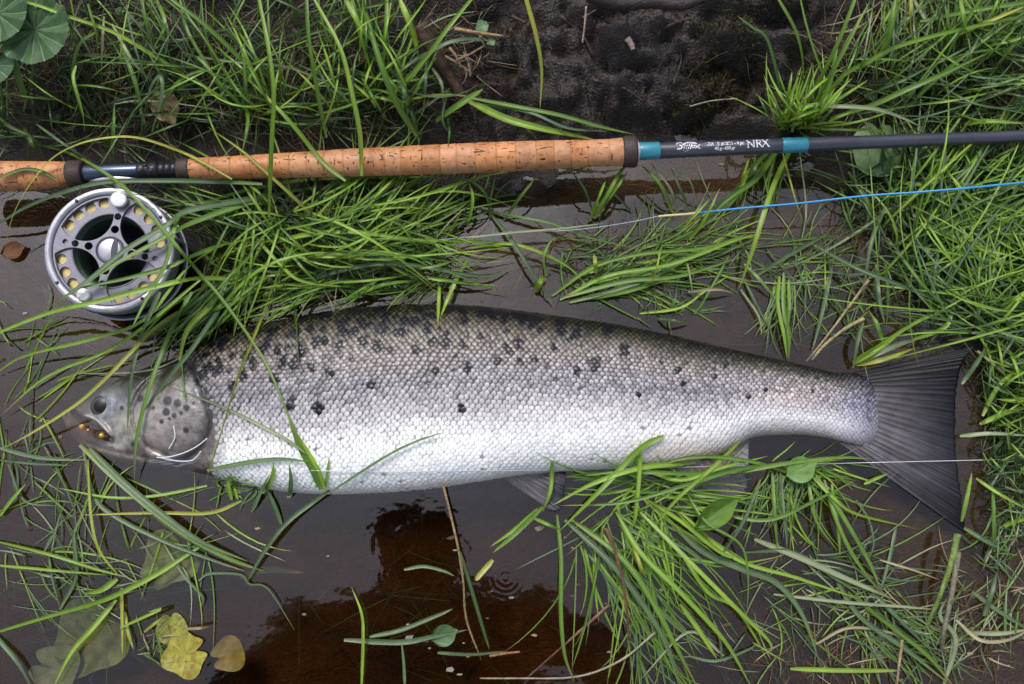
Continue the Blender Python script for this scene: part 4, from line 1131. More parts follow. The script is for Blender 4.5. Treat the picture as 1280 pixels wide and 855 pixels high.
leaf('small_leaf', 'small oval green leaf on the grass between anal fin and tail', 'leaf', 984, 594, .012, 34, 22, oval(1.2), (.14, .29, .06), (.22, .38, .12), nveins=5, rng_ang=(-50, 50), cup=.06)
leaf('clover_leaf', 'tiny round green leaf beside a dry straw on the bank', 'leaf', 603, 33, .085, 9, 30, palmate(4, .3, 0, .2, .02), (.09, .22, .07), LV, nveins=5, rng_ang=(60, 300), group='tiny round leaves on the bank')
leaf('clover_leaf', 'very small round leaf on peat below the tiny round leaf', 'leaf', 614, 52, .080, 6, 30, palmate(4, .3, 0, .2, .02), (.08, .20, .06), LV, nveins=5, rng_ang=(60, 300), group='tiny round leaves on the bank')
for i, (x, y, r, lab) in enumerate([(162, 22, 7, 'tiny round leaflet high on the bank beside a drooping straw blade'), (150, 14, 6, 'tiny leaflet at the crest of the bank near the long crossing blade'), (176, 30, 5, 'smallest leaflet among grass stems below the long crossing blade'), (203, 60, 7, 'tiny leaflet above the tan dead leaf'), (120, 132, 8, 'tiny dark leaflet on the bank over the blue reel seat'), (70, 148, 7, 'tiny dark leaflet on the bank over the lower cork grip')]):
    leaf('leaflet', lab, 'leaf', x, y, float(G(*P(x, y, .06)[:2])) + .012, r, i * 50, palmate(3, .2, 0, .1, .01), (.085, .19, .05), LV, nveins=3, rng_ang=(60, 300), group='creeping plant leaflets')
for i, (x, y, r) in enumerate([(1106, 106, 12), (1088, 118, 9), (1258, 150, 15), (1276, 130, 12)]):
    leaf('round_leaf', ['dark round leaf in the shade above the rod blank', 'small dark round leaf beside the shaded round leaf', 'soft green leaf in thick grass above the rod end', 'green leaf against the soft leaf above the rod end'][i], 'leaf', x, y, float(G(*P(x, y, .04)[:2])) + .010, r, i * 80, palmate(5, .3, 0, .1, .02), (.075, .16, .035), LV, nveins=5, rng_ang=(60, 300))

# ------------------------------------------------------------------ sticks, root, straw
def stick(name, label, pts, zs, w, col, cat='twig', mat=None, group=None, n=8):
    c = px_curve(pts, zs, n)
    rad = np.linspace(w, w * .6, len(c)) * .0004 * (1 + .25 * (vnoise(np.arange(len(c)) * .7, 0 * np.arange(len(c)), len(label)) - .5))
    V, F = tube(c, rad, 8)
    cc = np.repeat(np.array([col]), len(V), 0) * (.6 + .8 * rng.random((len(V), 1)))
    o = mesh_obj(name, V, F, mat or M_TWIG, cols=cc)
    return tag(o, label, cat, group)
M_TWIG = principled('bark', (0, 0, 0), .6, vcol=True, noise=(300, (.5, .45, .4), .8), bump=(300, .8, .002))
stick('tree_root', 'thick brown root sticking out of the bank above the cork grip', [(525, 30), (545, 70), (562, 96), (582, 128)], [.088, .072, .055, .040], 20, (.085, .048, .028), 'root')
stick('twig', 'dry straw stick lying on the bank by a tiny round leaf', [(568, 36), (598, 41), (629, 45)], [.086, .085, .083], 5, (.38, .25, .12))
stick('twig', 'reddish twig slanting through the brown water', [(762, 756), (710, 802), (656, 850)], [.004, -.001, -.004], 4, (.20, .10, .06))
stick('twig', 'thin brown stem standing in the water below the belly', [(554, 606), (571, 677), (579, 726), (583, 774), (602, 826)], [.016, .020, .016, .006, -.004], 3.4, (.26, .20, .08))
stick('twig', 'short rusty twig floating at the end of a submerged blade', [(612, 820), (630, 817), (650, 815)], [.001, .002, .002], 4, (.30, .13, .06))
stick('twig', 'pale curved dead stalk afloat under the long grass clump', [(820, 790), (775, 826), (720, 846), (640, 848), (600, 848)], [.006, .004, .002, .001, 0], 3, (.28, .27, .18))
stick('twig', 'dark brown twig crossing inside the long green clump', [(758, 660), (775, 710), (783, 760), (786, 800)], [.034, .036, .030, .016], 4, (.15, .06, .03))
stick('twig', 'tan dead stem lying in water between tail root and grass', [(1086, 350), (1060, 385), (1030, 425), (1008, 452)], [.012, .008, .004, -.004], 4, (.33, .26, .16))
stick('twig', 'pale straw stem lying in water beside the tan dead stem', [(1080, 398), (1055, 412), (1030, 432), (1015, 450)], [.008, .006, .002, -.003], 5, (.36, .32, .14))
stick('reed_stem', 'thick green jointed stem rising by the lower tail lobe', [(1197, 668), (1190, 700), (1176, 742), (1156, 790)], [.030, .032, .024, -.002], 8, (.17, .26, .05), 'stem')
stick('reed_stem', 'dry grey stem standing beside the thick green jointed stem', [(1198, 690), (1190, 740), (1180, 790), (1176, 822)], [.020, .024, .016, -.006], 7, (.20, .18, .12), 'stem')
stick('twig', 'straw-coloured stub poking out of the water near the reed stems', [(1128, 800), (1124, 830), (1121, 858)], [.016, .014, .01], 4, (.30, .23, .13))
stick('twig', 'pale root thread hanging from the peat ledge', [(733, 8), (731, 30), (728, 54)], [.102, .096, .088], 3, (.34, .27, .20))
stick('twig', 'fine root crossing the pale root thread on the peat ledge', [(745, 12), (728, 22)], [.1, .098], 2, (.3, .24, .18))
stick('bark_flake', 'small pale flake of bark stuck in the peat', [(784, 48), (789, 55), (791, 62)], [.083, .082, .080], 9, (.40, .31, .26), 'bark')
stick('bark_ledge', 'dark slab of bark projecting from the top of the peat bank', [(735, -8), (775, 4), (815, 2), (850, 6), (890, -6)], [.116, .114, .116, .115, .118], 20, (.026, .017, .013), 'bark')
stick('twig', 'thin dry stem bending over mossy peat', [(862, 133), (890, 126), (922, 123)], [.056, .060, .056], 2, (.36, .30, .2))
for i, (a, b, z) in enumerate([((562, 60), (576, 84), .07), ((570, 76), (604, 58), .073), ((556, 70), (590, 92), .066), ((580, 66), (588, 96), .066)]):
    stick('twig', 'broken dry stem piled against the thick brown root', [a, ((a[0] + b[0]) / 2 + 2, (a[1] + b[1]) / 2), b], [z, z + .004, z], 4, (.24, .16, .10), group='broken stems by the root')

for a, b, w, c, lab in [((700, 20), (742, 70), 5, (.050, .030, .020), 'dark thin root half buried in the peat below the bark slab'), ((820, 40), (868, 22), 6, (.045, .028, .02), 'dark root running along the peat towards the mossy patch'), ((742, 100), (806, 128), 4, (.06, .035, .022), 'fine dark root lying on the peat above the cyan wrap'), ((640, 20), (690, 62), 4, (.07, .042, .028), 'brown rootlet on the peat beside the yellowish hanging blade'), ((850, 60), (842, 104), 3, (.10, .065, .04), 'short tan rootlet at the edge of the moss')]:
    m_ = ((a[0] + b[0]) / 2 + 5, (a[1] + b[1]) / 2 - 4)
    zz_ = [float(G(*P(q[0], q[1], float(G(*P(q[0], q[1], .05)[:2])))[:2])) + .004 for q in (a, m_, b)]
    stick('root', lab, [a, m_, b], zz_, w, c, 'root')

# ------------------------------------------------------------------ the person whose reflection darkens the water
def build_person():
    j = {  # joint: (position, radius)
        'pelvis': ((-.20, -.80, .86), .15), 'waist': ((-.20, -.66, 1.02), .14), 'chest': ((-.20, -.50, 1.18), .18), 'neckb': ((-.21, -.36, 1.29), .085), 'head0': ((-.215, -.28, 1.33), .078), 'head1': ((-.22, -.21, 1.345), .11), 'head2': ((-.225, -.15, 1.34), .06),
        'shL': ((-.42, -.44, 1.22), .09), 'elL': ((-.60, -.54, 1.04), .06), 'wrL': ((-.44, -.62, .84), .035), 'haL': ((-.38, -.64, .78), .04),
        'shR': ((.04, -.42, 1.22), .09), 'elR': ((.22, -.46, 1.06), .06), 'wrR': ((.10, -.60, .84), .035), 'haR': ((.03, -.64, .78), .04),
        'hiL': ((-.30, -.80, .80), .11), 'knL': ((-.33, -.70, .46), .075), 'anL': ((-.34, -.78, .09), .05), 'toL': ((-.35, -.62, .00), .045),
        'hiR': ((-.10, -.80, .80), .11), 'knR': ((-.07, -.70, .46), .075), 'anR': ((-.06, -.78, .09), .05), 'toR': ((-.05, -.62, .00), .045)}
    names = list(j); ix = {n: i for i, n in enumerate(names)}
    E = [('pelvis', 'waist'), ('waist', 'chest'), ('chest', 'neckb'), ('neckb', 'head0'), ('head0', 'head1'), ('head1', 'head2'), ('chest', 'shL'), ('shL', 'elL'), ('elL', 'wrL'), ('wrL', 'haL'), ('chest', 'shR'), ('shR', 'elR'), ('elR', 'wrR'), ('wrR', 'haR'),
         ('pelvis', 'hiL'), ('hiL', 'knL'), ('knL', 'anL'), ('anL', 'toL'), ('pelvis', 'hiR'), ('hiR', 'knR'), ('knR', 'anR'), ('anR', 'toR')]
    me = bpy.data.meshes.new('person')
    me.from_pydata([j[n][0] for n in names], [(ix[a], ix[b]) for a, b in E], [])
    me.materials.append(principled('dark_clothing', (.020, .020, .022), .8, noise=(40, (.03, .03, .034), .7)))
    o = bpy.data.objects.new('person', me); scene.collection.objects.link(o)
    md = o.modifiers.new('skin', 'SKIN'); md.use_smooth_shade = True
    for n in names:
        r = j[n][1]; me.skin_vertices[0].data[ix[n]].radius = (r, r)
    me.skin_vertices[0].data[ix['pelvis']].use_root = True
    o.modifiers.new('sub', 'SUBSURF').levels = 2
    o.modifiers['sub'].render_levels = 2
    tag(o, 'person in dark hooded clothing bending over the pool, seen as a dark reflection', 'person')
build_person()

# ------------------------------------------------------------------ grass
PAL = {
    'b': ((.190, .345, .040), (.290, .450, .060)),      # bright yellow-green
    'g': ((.105, .215, .034), (.165, .290, .046)),      # mid green
    'd': ((.050, .110, .026), (.085, .160, .036)),      # deep green
    'u': ((.092, .165, .075), (.140, .215, .105)),      # bluish green
    'y': ((.330, .390, .060), (.430, .440, .080)),      # yellow
    's': ((.300, .260, .150), (.420, .370, .230)),      # straw
    'r': ((.090, .050, .028), (.150, .085, .045)),      # brown
    'k': ((.016, .038, .010), (.030, .064, .016)),      # very dark green
    'p': ((.250, .310, .165), (.330, .385, .230)),      # pale
}
brng = np.random.default_rng(23)
def pal(c):
    a, b = PAL[c]; t = brng.random()
    return np.array(a) * (1 - t) + np.array(b) * t

def ribbon(W, width, col, roll=0.0, fold=.25, tip_col=None, root_col=None, across=5, blunt=False):
    n = len(W)
    tg = np.gradient(W, axis=0); tg /= np.linalg.norm(tg, axis=1, keepdims=True) + 1e-9
    up = np.array([0, 0, 1.0])
    side = np.cross(tg, up); L = np.linalg.norm(side, axis=1, keepdims=True)
    side = np.where(L > .05, side / np.maximum(L, 1e-6), np.array([1., 0, 0]))
    nor = np.cross(side, tg)
    t = np.linspace(0, 1, n)
    rl = roll * np.sin(t * 2.4 + roll * 7)
    s2 = side * np.cos(rl)[:, None] + nor * np.sin(rl)[:, None]
    n2 = -side * np.sin(rl)[:, None] + nor * np.cos(rl)[:, None]
    w = width * np.minimum(1, .55 + t * 3.2) * (1 - t ** (3.6 if not blunt else 9)) ** .8 + width * .03
    offs = np.linspace(-.5, .5, across)
    V = np.stack([W + s2 * (w * o)[:, None] + n2 * (w * fold * (2 * abs(o)) - w * fold * .5)[:, None] for o in offs], 1)
    c = np.repeat(col[None], n, 0)
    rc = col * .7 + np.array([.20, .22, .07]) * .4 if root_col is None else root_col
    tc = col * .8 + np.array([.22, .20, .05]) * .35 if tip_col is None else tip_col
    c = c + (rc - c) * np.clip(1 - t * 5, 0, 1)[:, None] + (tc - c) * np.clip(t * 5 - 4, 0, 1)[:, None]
    hv = math.sin(width * 7.3e5 + W[0, 0] * 913) % 1
    if tip_col is None and hv > .72:
        c = c + (np.array([.30, .22, .09]) - c) * (np.clip((t - (.55 + .4 * hv * .8)) * 6, 0, .85))[:, None]
    mottle = .86 + .28 * vnoise(t * 9 + width * 9e4, 0 * t, 3)
    c = c * mottle[:, None]
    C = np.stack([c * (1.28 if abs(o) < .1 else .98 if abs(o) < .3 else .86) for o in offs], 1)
    return V.reshape(-1, 3), C.reshape(-1, 3), grid_faces(n, across)

def settle(px, py, z, rod='over', fish=True, reel=True, gap=.0015, sink=False):
    """lift a path on to whatever it lies on, or pass it beneath the rod"""
    for it in range(3):
        W = P(px, py, z)
        if not sink:
            s = S_over(W[:, 0], W[:, 1], rod == 'over', reel, fish) + gap
            if reel:
                W2 = P(px, py, REEL_TOP + .004); s = np.maximum(s, REELZ(W2[:, 0], W2[:, 1]) + gap)
            if rod == 'over':
                W2 = P(px, py, ROD_Z + .008); ok, d, r, h = RODZ(W2[:, 0], W2[:, 1]); s = np.where(ok, np.maximum(s, h + gap), s)
            if fish:
                W2 = P(px, py, .02); s = np.maximum(s, FZ(W2[:, 0], W2[:, 1]) + gap)
            z = np.maximum(z, s)
        if rod == 'under':
            ok, d, r, h = RODZ(W[:, 0], W[:, 1])
            near = d < r + .004
            z = np.where(near, np.minimum(z, ROD_Z - r - .003), z)
        if it < 2:
            for _ in range(2):
                zs = np.convolve(np.pad(z, 1, 'edge'), [.25, .5, .25], 'valid')
                z = np.maximum(z, zs) if rod == 'over' else zs
    return P(px, py, z)

def traced(pts, w, c, z0=None, z1=None, arch=.02, rod='over', n=6, blunt=False, sink=False, gap=None, roll=None, tip=None, fish=True):
    q = cr(pts, n)
    d = np.concatenate([[0], np.cumsum(np.hypot(*np.diff(q, axis=0).T))]); t = d / d[-1]
    g = lambda p: float(max(G(*P(p[0], p[1], 0)[:2]), 0 if not sink else -.1))
    a = g(pts[0]) if z0 is None else z0
    b = (g(pts[-1]) + .004) if z1 is None else z1
    z = a + (b - a) * t + arch * 4 * t * (1 - t)
    W = settle(q[:, 0], q[:, 1], z, rod, fish=fish, gap=brng.uniform(.0008, .005) if gap is None else gap, sink=sink)
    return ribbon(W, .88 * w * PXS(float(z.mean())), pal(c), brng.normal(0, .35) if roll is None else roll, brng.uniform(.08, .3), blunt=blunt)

def grown(x, y, ang, length, w, c, arch, tipz=None, bend=0.0, rod='under', fish_ok=.12, reel_ok=False, sink=False, root_z=None):
    """a blade growing from photo position (x, y), leaning towards screen angle ang"""
    m = 9
    t = np.linspace(0, 1, m)
    a = math.radians(ang) + bend * (t - .2)
    dx = np.concatenate([[0], np.cumsum(np.cos(a[1:]))]) * length / (m - 1); dy = np.concatenate([[0], np.cumsum(np.sin(a[1:]))]) * length / (m - 1)
    kink = brng.normal(0, 1.0, 2)
    px = x + dx + kink[0] * np.sin(t * 5) * 1.2; py = y - dy + kink[1] * np.sin(t * 4) * 1.2
    W0 = P(x, y, 0); gz = float(G(W0[0], W0[1])) - .003 if root_z is None else root_z
    if root_z is None:
        W0 = P(x, y, max(gz, 0)); gz = float(G(W0[0], W0[1])) - .003
    Wt = P(px[-1], py[-1], 0); te = max(float(G(Wt[0], Wt[1])), 0) + .003 if tipz is None else tipz
    z = gz + (te - gz) * t + arch * np.sin(math.pi * t ** .8)
    if not sink: z[1:] = np.maximum(z[1:], .001)
    W = P(px, py, z)
    if not reel_ok and np.any(REELZ(W[:, 0], W[:, 1]) > 0): return None
    if fish_ok < 1 and np.mean(FZ(W[:, 0], W[:, 1]) > -.5) > fish_ok: return None
    if sink: W = P(px, py, np.minimum(z, tipz if tipz is not None else .0))
    else:
        W = settle(px, py, z, rod, gap=brng.uniform(.0005, .004)); W[0] = P(px[0], py[0], min(gz, float(W[0, 2])))
    return ribbon(W, w * .00076, pal(c), brng.normal(0, .5), brng.uniform(.05, .35))

def field(x, y, rx, ry, n, ang, spread, lo, hi, w, cs, arch, **kw):
    out = []; tries = 0; n = int(n * 1.35); w = w * .58; spread = spread * 1.25 + 3
    while len(out) < n and tries < n * 4:
        tries += 1
        r = math.sqrt(brng.random()); q = brng.random() * 2 * math.pi
        X, Y = x + rx * r * math.cos(q), y + ry * r * math.sin(q)
        b = grown(X, Y, ang + brng.normal(0, spread), brng.uniform(lo, hi), w * brng.uniform(.6, 1.25), cs[int(brng.integers(len(cs)))], arch * brng.uniform(.4, 1.6), bend=brng.normal(0, .5), **kw)
        if b: out.append(b)
    return out

def tuft(label, x, y, hand=(), fields=(), name='grass_tuft', cat='grass tuft', group='grass tufts', part='blade'):
    W = P(x, y, 0); z = float(G(W[0], W[1]))
    root = empty(name, (W[0], W[1], z), label, cat, group)
    bl = [traced(*h[:3], **(h[3] if len(h) > 3 else {})) for h in hand]
    for f in fields:
        kw = f[-1] if isinstance(f[-1], dict) else {}
        bl += field(*(f[:-1] if isinstance(f[-1], dict) else f), **kw)
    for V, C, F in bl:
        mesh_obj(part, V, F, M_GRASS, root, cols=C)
    return root

OV = dict(rod='over')
# --- long blades arching over the reel and the salmon's head
tuft('long wet grass blades crossing in front of the silver reel', 345, 262, [
    ([(345, 243), (312, 249), (237, 263), (203, 285), (156, 313), (109, 351), (53, 390)], 9, 'u', dict(arch=.05)),
    ([(345, 251), (300, 257), (237, 280), (187, 307), (131, 338), (78, 376)], 8, 'g', dict(arch=.05)),
    ([(335, 352), (250, 348), (175, 363), (125, 376), (62, 391), (0, 415), (-30, 428)], 7, 'b', dict(arch=.055)),
    ([(300, 298), (250, 316), (212, 333), (162, 347), (125, 355), (84, 363)], 6, 'g', dict(arch=.05)),
    ([(328, 230), (266, 227), (200, 226), (131, 228), (78, 241), (31, 260), (0, 279), (-30, 294)], 7, 'u', dict(arch=.05)),
    ([(260, 255), (225, 268), (207, 330), (180, 380), (160, 420)], 6, 'g', dict(arch=.04)),
    ([(290, 224), (250, 201), (219, 187), (175, 173), (138, 172), (94, 182), (56, 207), (19, 263), (3, 326)], 4.5, 'y', dict(arch=.07)),
    ([(48, 181), (95, 195), (150, 230), (194, 276), (244, 335), (282, 380), (331, 452), (365, 530), (398, 600)], 5, 'g', dict(arch=.04)),
    ([(310, 290), (240, 330), (180, 400), (110, 425), (30, 445), (-10, 470)], 6, 'b', dict(arch=.03)),
    ([(250, 350), (150, 430), (60, 470), (0, 520)], 5, 'b', dict(arch=.03))])
tuft('grass blades drooping over the head of the salmon', 250, 385, [
    ([(262, 375), (221, 392), (190, 414), (165, 439), (134, 471), (96, 505), (40, 541), (0, 562)], 6, 'y', dict(arch=.035)),
    ([(200, 365), (193, 380), (174, 427), (163, 480), (159, 545)], 6, 'u', dict(arch=.03)),
    ([(240, 365), (227, 386), (202, 442), (181, 505), (170, 555), (168, 600)], 7, 'g', dict(arch=.03)),
    ([(300, 352), (277, 383), (240, 436), (202, 483), (178, 517)], 7, 'u', dict(arch=.035)),
    ([(285, 350), (265, 380), (234, 414), (223, 458)], 9, 'b', dict(arch=.035)),
    ([(228, 420), (227, 450), (230, 488), (233, 505)], 3, 'g', {}),
    ([(384, 568), (352, 546), (290, 514), (227, 489), (156, 466)], 4, 'p', dict(arch=.01)),
    ([(345, 360), (334, 380), (312, 433), (296, 474), (284, 514), (268, 567), (256, 605)], 5, 'y', dict(arch=.02)),
    ([(368, 375), (372, 420), (374, 458)], 4, 'd', {}),
    ([(240, 440), (190, 462), (130, 467), (90, 466)], 2.5, 'p', dict(arch=.01)),
    ([(225, 430), (198, 410), (188, 470)], 3, 'u', {})],
    [(280, 372, 40, 12, 26, 225, 22, 45, 110, 5.5, 'gbu', .03)])
# --- the big hummock between rod and fish
for lab, x, y, ff in [
    ('thick green grass hummock right beside the reel', 300, 300, [(320, 285, 60, 40, 30, 200, 30, 90, 190, 5.5, 'gbbu', .035), (310, 340, 50, 20, 34, 212, 20, 70, 160, 5.5, 'gbu', .03)]),
    ('thick bright grass hummock below the middle of the cork grip', 420, 300, [(400, 290, 70, 45, 46, 12, 25, 90, 210, 5.5, 'gbbb', .035), (420, 345, 70, 20, 40, 192, 25, 60, 150, 5, 'gbb', .03), (400, 330, 60, 25, 16, 30, 25, 90, 180, 5, 'gbb', .03)]),
    ('grass hummock with pale dry blades above the back of the fish', 520, 310, [(490, 290, 55, 45, 26, 5, 25, 70, 150, 5, 'gbb', .03), (520, 345, 55, 20, 34, 195, 30, 50, 150, 5, 'gdb', .025), (520, 320, 50, 30, 10, 40, 60, 40, 100, 3, 'sp', .03)])]:
    tuft(lab, x, y, fields=ff)
tuft('few long blades lying flat along the lower edge of the cork grip', 420, 228, [
    ([(230, 262), (300, 240), (380, 225), (470, 222), (545, 221)], 6, 'b', dict(arch=.006, rod='under')),
    ([(240, 292), (320, 250), (420, 232), (520, 228)], 6, 'g', dict(arch=.012, rod='under')),
    ([(260, 330), (340, 285), (430, 262), (540, 258), (600, 262)], 6, 'b', dict(arch=.03)),
    ([(300, 345), (380, 320), (470, 318), (560, 320)], 6, 'g', dict(arch=.04)),
    ([(280, 320), (370, 296), (440, 290), (520, 300), (600, 300)], 7, 'b', dict(arch=.04)),
    ([(330, 375), (420, 340), (500, 330), (600, 345), (640, 335)], 6, 'u', dict(arch=.03)),
    ([(470, 340), (520, 345), (560, 352), (622, 357)], 4, 'b', dict(arch=.02)),
    ([(300, 275), (350, 330), (380, 352), (450, 360)], 5, 'b', dict(arch=.03)),
    ([(260, 400), (320, 340), (380, 318), (440, 316)], 5, 'b', dict(arch=.04))])
tuft('bright broad blades drooping on to the speckled back', 555, 350, [
    ([(545, 345), (549, 360), (548, 385), (547, 412)], 5.5, 'b', dict(arch=.02)),
    ([(584, 325), (570, 350), (558, 378), (551, 396)], 6, 'b', dict(arch=.02)),
    ([(500, 360), (530, 348), (580, 354), (615, 358)], 5, 'g', {}),
    ([(430, 375), (480, 356), (535, 350)], 7, 'b', dict(arch=.02))])
# --- upper bank, left of the peat
tuft('tall blades standing over the start of the cork grip', 335, 120, [
    ([(336, 272), (339, 188), (341, 101), (324, 0), (318, -30)], 6.5, 'b', dict(z0=.05, z1=.15, arch=.05)),
    ([(403, 282), (370, 249), (336, 218), (302, 188), (259, 158)], 5, 'y', dict(arch=.04)),
    ([(432, 226), (403, 202), (370, 161), (336, 124), (286, 77)], 6.5, 'b', dict(arch=.045)),
    ([(340, 118), (299, 72), (255, 30), (215, 0), (190, -20)], 7, 'g', dict(z0=.05, z1=.11, arch=.02)),
    ([(408, 172), (396, 111), (386, 50), (383, 0), (382, -20)], 6.5, 'g', dict(z0=.05, z1=.12, arch=.02)),
    ([(452, 220), (450, 168), (440, 118), (425, 60), (393, 0), (385, -20)], 7, 'b', dict(z0=.06, z1=.12, arch=.035)),
    ([(305, 130), (310, 150), (303, 190)], 6, 'g', dict(z0=.05, z1=.06))])
tuft('long blade reaching from the lobed leaf across the upper bank', 140, 50, [
    ([(235, 98), (215, 84), (188, 67), (141, 40), (84, 20), (34, 3), (0, 2), (-20, 4)], 6, 'b', dict(arch=.02, z0=.06, z1=.11)),
    ([(95, 82), (92, 100), (103, 140), (106, 165)], 5, 'b', dict(z0=.09, z1=.04)),
    ([(120, 40), (100, 55), (92, 85), (96, 120), (105, 150)], 6, 'g', dict(z0=.07, z1=.04, arch=.03)),
    ([(24, 40), (18, 70), (26, 105), (42, 130)], 10, 'g', dict(z0=.08, z1=.045, blunt=True)),
    ([(130, 20), (128, 55), (127, 88)], 4, 's', dict(z0=.085, z1=.06)),
    ([(140, 30), (165, 75), (190, 103)], 5, 'p', dict(z0=.08, z1=.06)),
    ([(110, 5), (120, 40), (122, 70)], 6, 'g', dict(z0=.1, z1=.07)),
    ([(150, 55), (168, 100), (182, 158)], 7, 'g', dict(z0=.07, z1=.04, arch=.02))])
tuft('grass around the tan dead leaf on the bank', 200, 130, [
    ([(190, 165), (200, 130), (203, 105), (199, 95), (188, 110), (180, 145)], 6, 'u', dict(z0=.04, z1=.05, arch=.05)),
    ([(196, 160), (210, 120), (230, 97), (262, 86), (280, 86)], 6, 'g', dict(z0=.04, z1=.07, arch=.03)),
    ([(310, 140), (280, 110), (250, 75), (225, 65)], 5, 'g', dict(z0=.05, z1=.08, arch=.02)),
    ([(143, 130), (170, 126), (210, 128), (280, 138)], 3, 'p', dict(z0=.05, z1=.05, arch=.02)),
    ([(300, 150), (306, 110), (308, 80)], 7, 'd', dict(z0=.04, z1=.09)),
    ([(242, 70), (300, 78), (360, 84), (420, 110), (440, 135)], 3.5, 'p', dict(z0=.07, z1=.05, arch=.03)),
    ([(196, 0), (206, 30), (192, 60)], 6, 'g', dict(z0=.09, z1=.08)),
    ([(225, 0), (235, 40), (270, 100), (295, 150)], 5, 'g', dict(z0=.09, z1=.04, arch=.02))],
    [(190, 150, 70, 30, 14, 80, 40, 50, 110, 5, 'dku', .04), (240, 90, 80, 60, 12, 60, 60, 70, 140, 4.5, 'dgk', .04), (300, 120, 110, 40, 12, 130, 25, 130, 230, 4.5, 'gud', .05)])
tuft('dark low grass at the bank foot above the lower cork grip', 60, 165, [
    ([(-5, 145), (15, 160), (40, 172), (55, 195)], 5, 'd', dict(z0=.04, z1=.03)),
    ([(30, 160), (40, 180), (52, 196)], 6, 'd', dict(z0=.04, z1=.03)),
    ([(45, 155), (80, 180), (115, 202)], 4, 'u', dict(z0=.05, z1=.04)),
    ([(140, 200), (141, 170), (143, 130)], 6, 'g', dict(z0=.03, z1=.06)),
    ([(0, 222), (30, 212), (55, 216), (75, 228)], 6, 'd', dict(arch=.02))],
    [(70, 170, 80, 22, 22, 100, 60, 40, 100, 4, 'dkk', .03), (60, 110, 70, 35, 12, 90, 70, 50, 110, 4, 'dkk', .03)])
tuft('upright green clump at the top of the bank beside the root', 490, 100, [
    ([(521, 170), (497, 131), (480, 91), (462, 34), (455, 0)], 9, 'g', dict(z0=.05, z1=.10, arch=.03)),
    ([(480, 128), (497, 111), (531, 74), (558, 37), (588, 0), (600, -12)], 7, 'b', dict(z0=.06, z1=.12, arch=.03)),
    ([(490, 92), (531, 69), (564, 52), (598, 49), (606, 58)], 7, 'u', dict(z0=.06, z1=.09, arch=.025)),
    ([(500, 0), (516, 40), (523, 70)], 9, 'b', dict(z0=.12, z1=.07)),
    ([(484, 0), (482, 40), (478, 100)], 6, 'g', dict(z0=.11, z1=.06)),
    ([(440, 0), (452, 50), (470, 110)], 8, 'b', dict(z0=.11, z1=.05)),
    ([(430, -5), (455, 40), (478, 60)], 8, 'b', dict(z0=.11, z1=.08)),
    ([(520, 40), (560, 20), (597, 14)], 3, 'p', dict(z0=.08, z1=.1)),
    ([(450, 118), (490, 126), (515, 140)], 5, 'b', dict(z0=.06, z1=.05)),
    ([(510, 115), (518, 150), (524, 180)], 8, 'd', dict(z0=.05, z1=.035)),
    ([(540, 85), (552, 105), (554, 130)], 5, 'p', dict(z0=.06, z1=.05)),
    ([(560, 148), (562, 165), (560, 185)], 4, 'd', dict(z0=.04, z1=.035))],
    [(490, 130, 45, 30, 30, 95, 35, 50, 130, 6, 'gbgu', .05), (455, 60, 30, 40, 14, 80, 30, 50, 110, 6, 'gb', .05)])
tuft('dense grass on the upper bank between tall blades and clump', 380, 130, [], [
    (370, 140, 60, 35, 24, 85, 40, 70, 150, 5, 'gdkb', .045), (400, 60, 50, 50, 16, 75, 45, 70, 150, 5, 'gdk', .045), (300, 40, 70, 40, 8, 60, 60, 70, 140, 5, 'gd', .045)])
tuft('broad green blades sweeping along the peat towards the cyan wrap', 590, 130, [
    ([(585, 126), (631, 148), (678, 161), (746, 175)], 11, 'b', dict(z0=.045, z1=.05, arch=.02, rod='under')),
    ([(591, 123), (648, 134), (699, 144), (749, 158), (793, 168)], 7, 'g', dict(z0=.05, z1=.055, arch=.015, rod='under')),
    ([(545, 152), (564, 138), (604, 111)], 10, 'g', dict(z0=.045, z1=.07, blunt=True)),
    ([(600, 130), (660, 140), (710, 160), (760, 164)], 5, 'u', dict(z0=.045, z1=.05, rod='under')),
    ([(630, 148), (655, 158), (672, 174)], 4, 'g', dict(z0=.045, z1=.04, rod='under')),
    ([(560, 112), (553, 150), (570, 176)], 4, 'd', dict(z0=.05, z1=.04))])
tuft('single yellowish blade hanging down over the bare peat', 660, 0, [([(650, -30), (658, 0), (670, 44), (677, 87), (675, 136)], 6.5, 'y', dict(z0=.16, z1=.09, arch=.01))], name='grass_strand', cat='grass blade', group='single blades', part='blade')
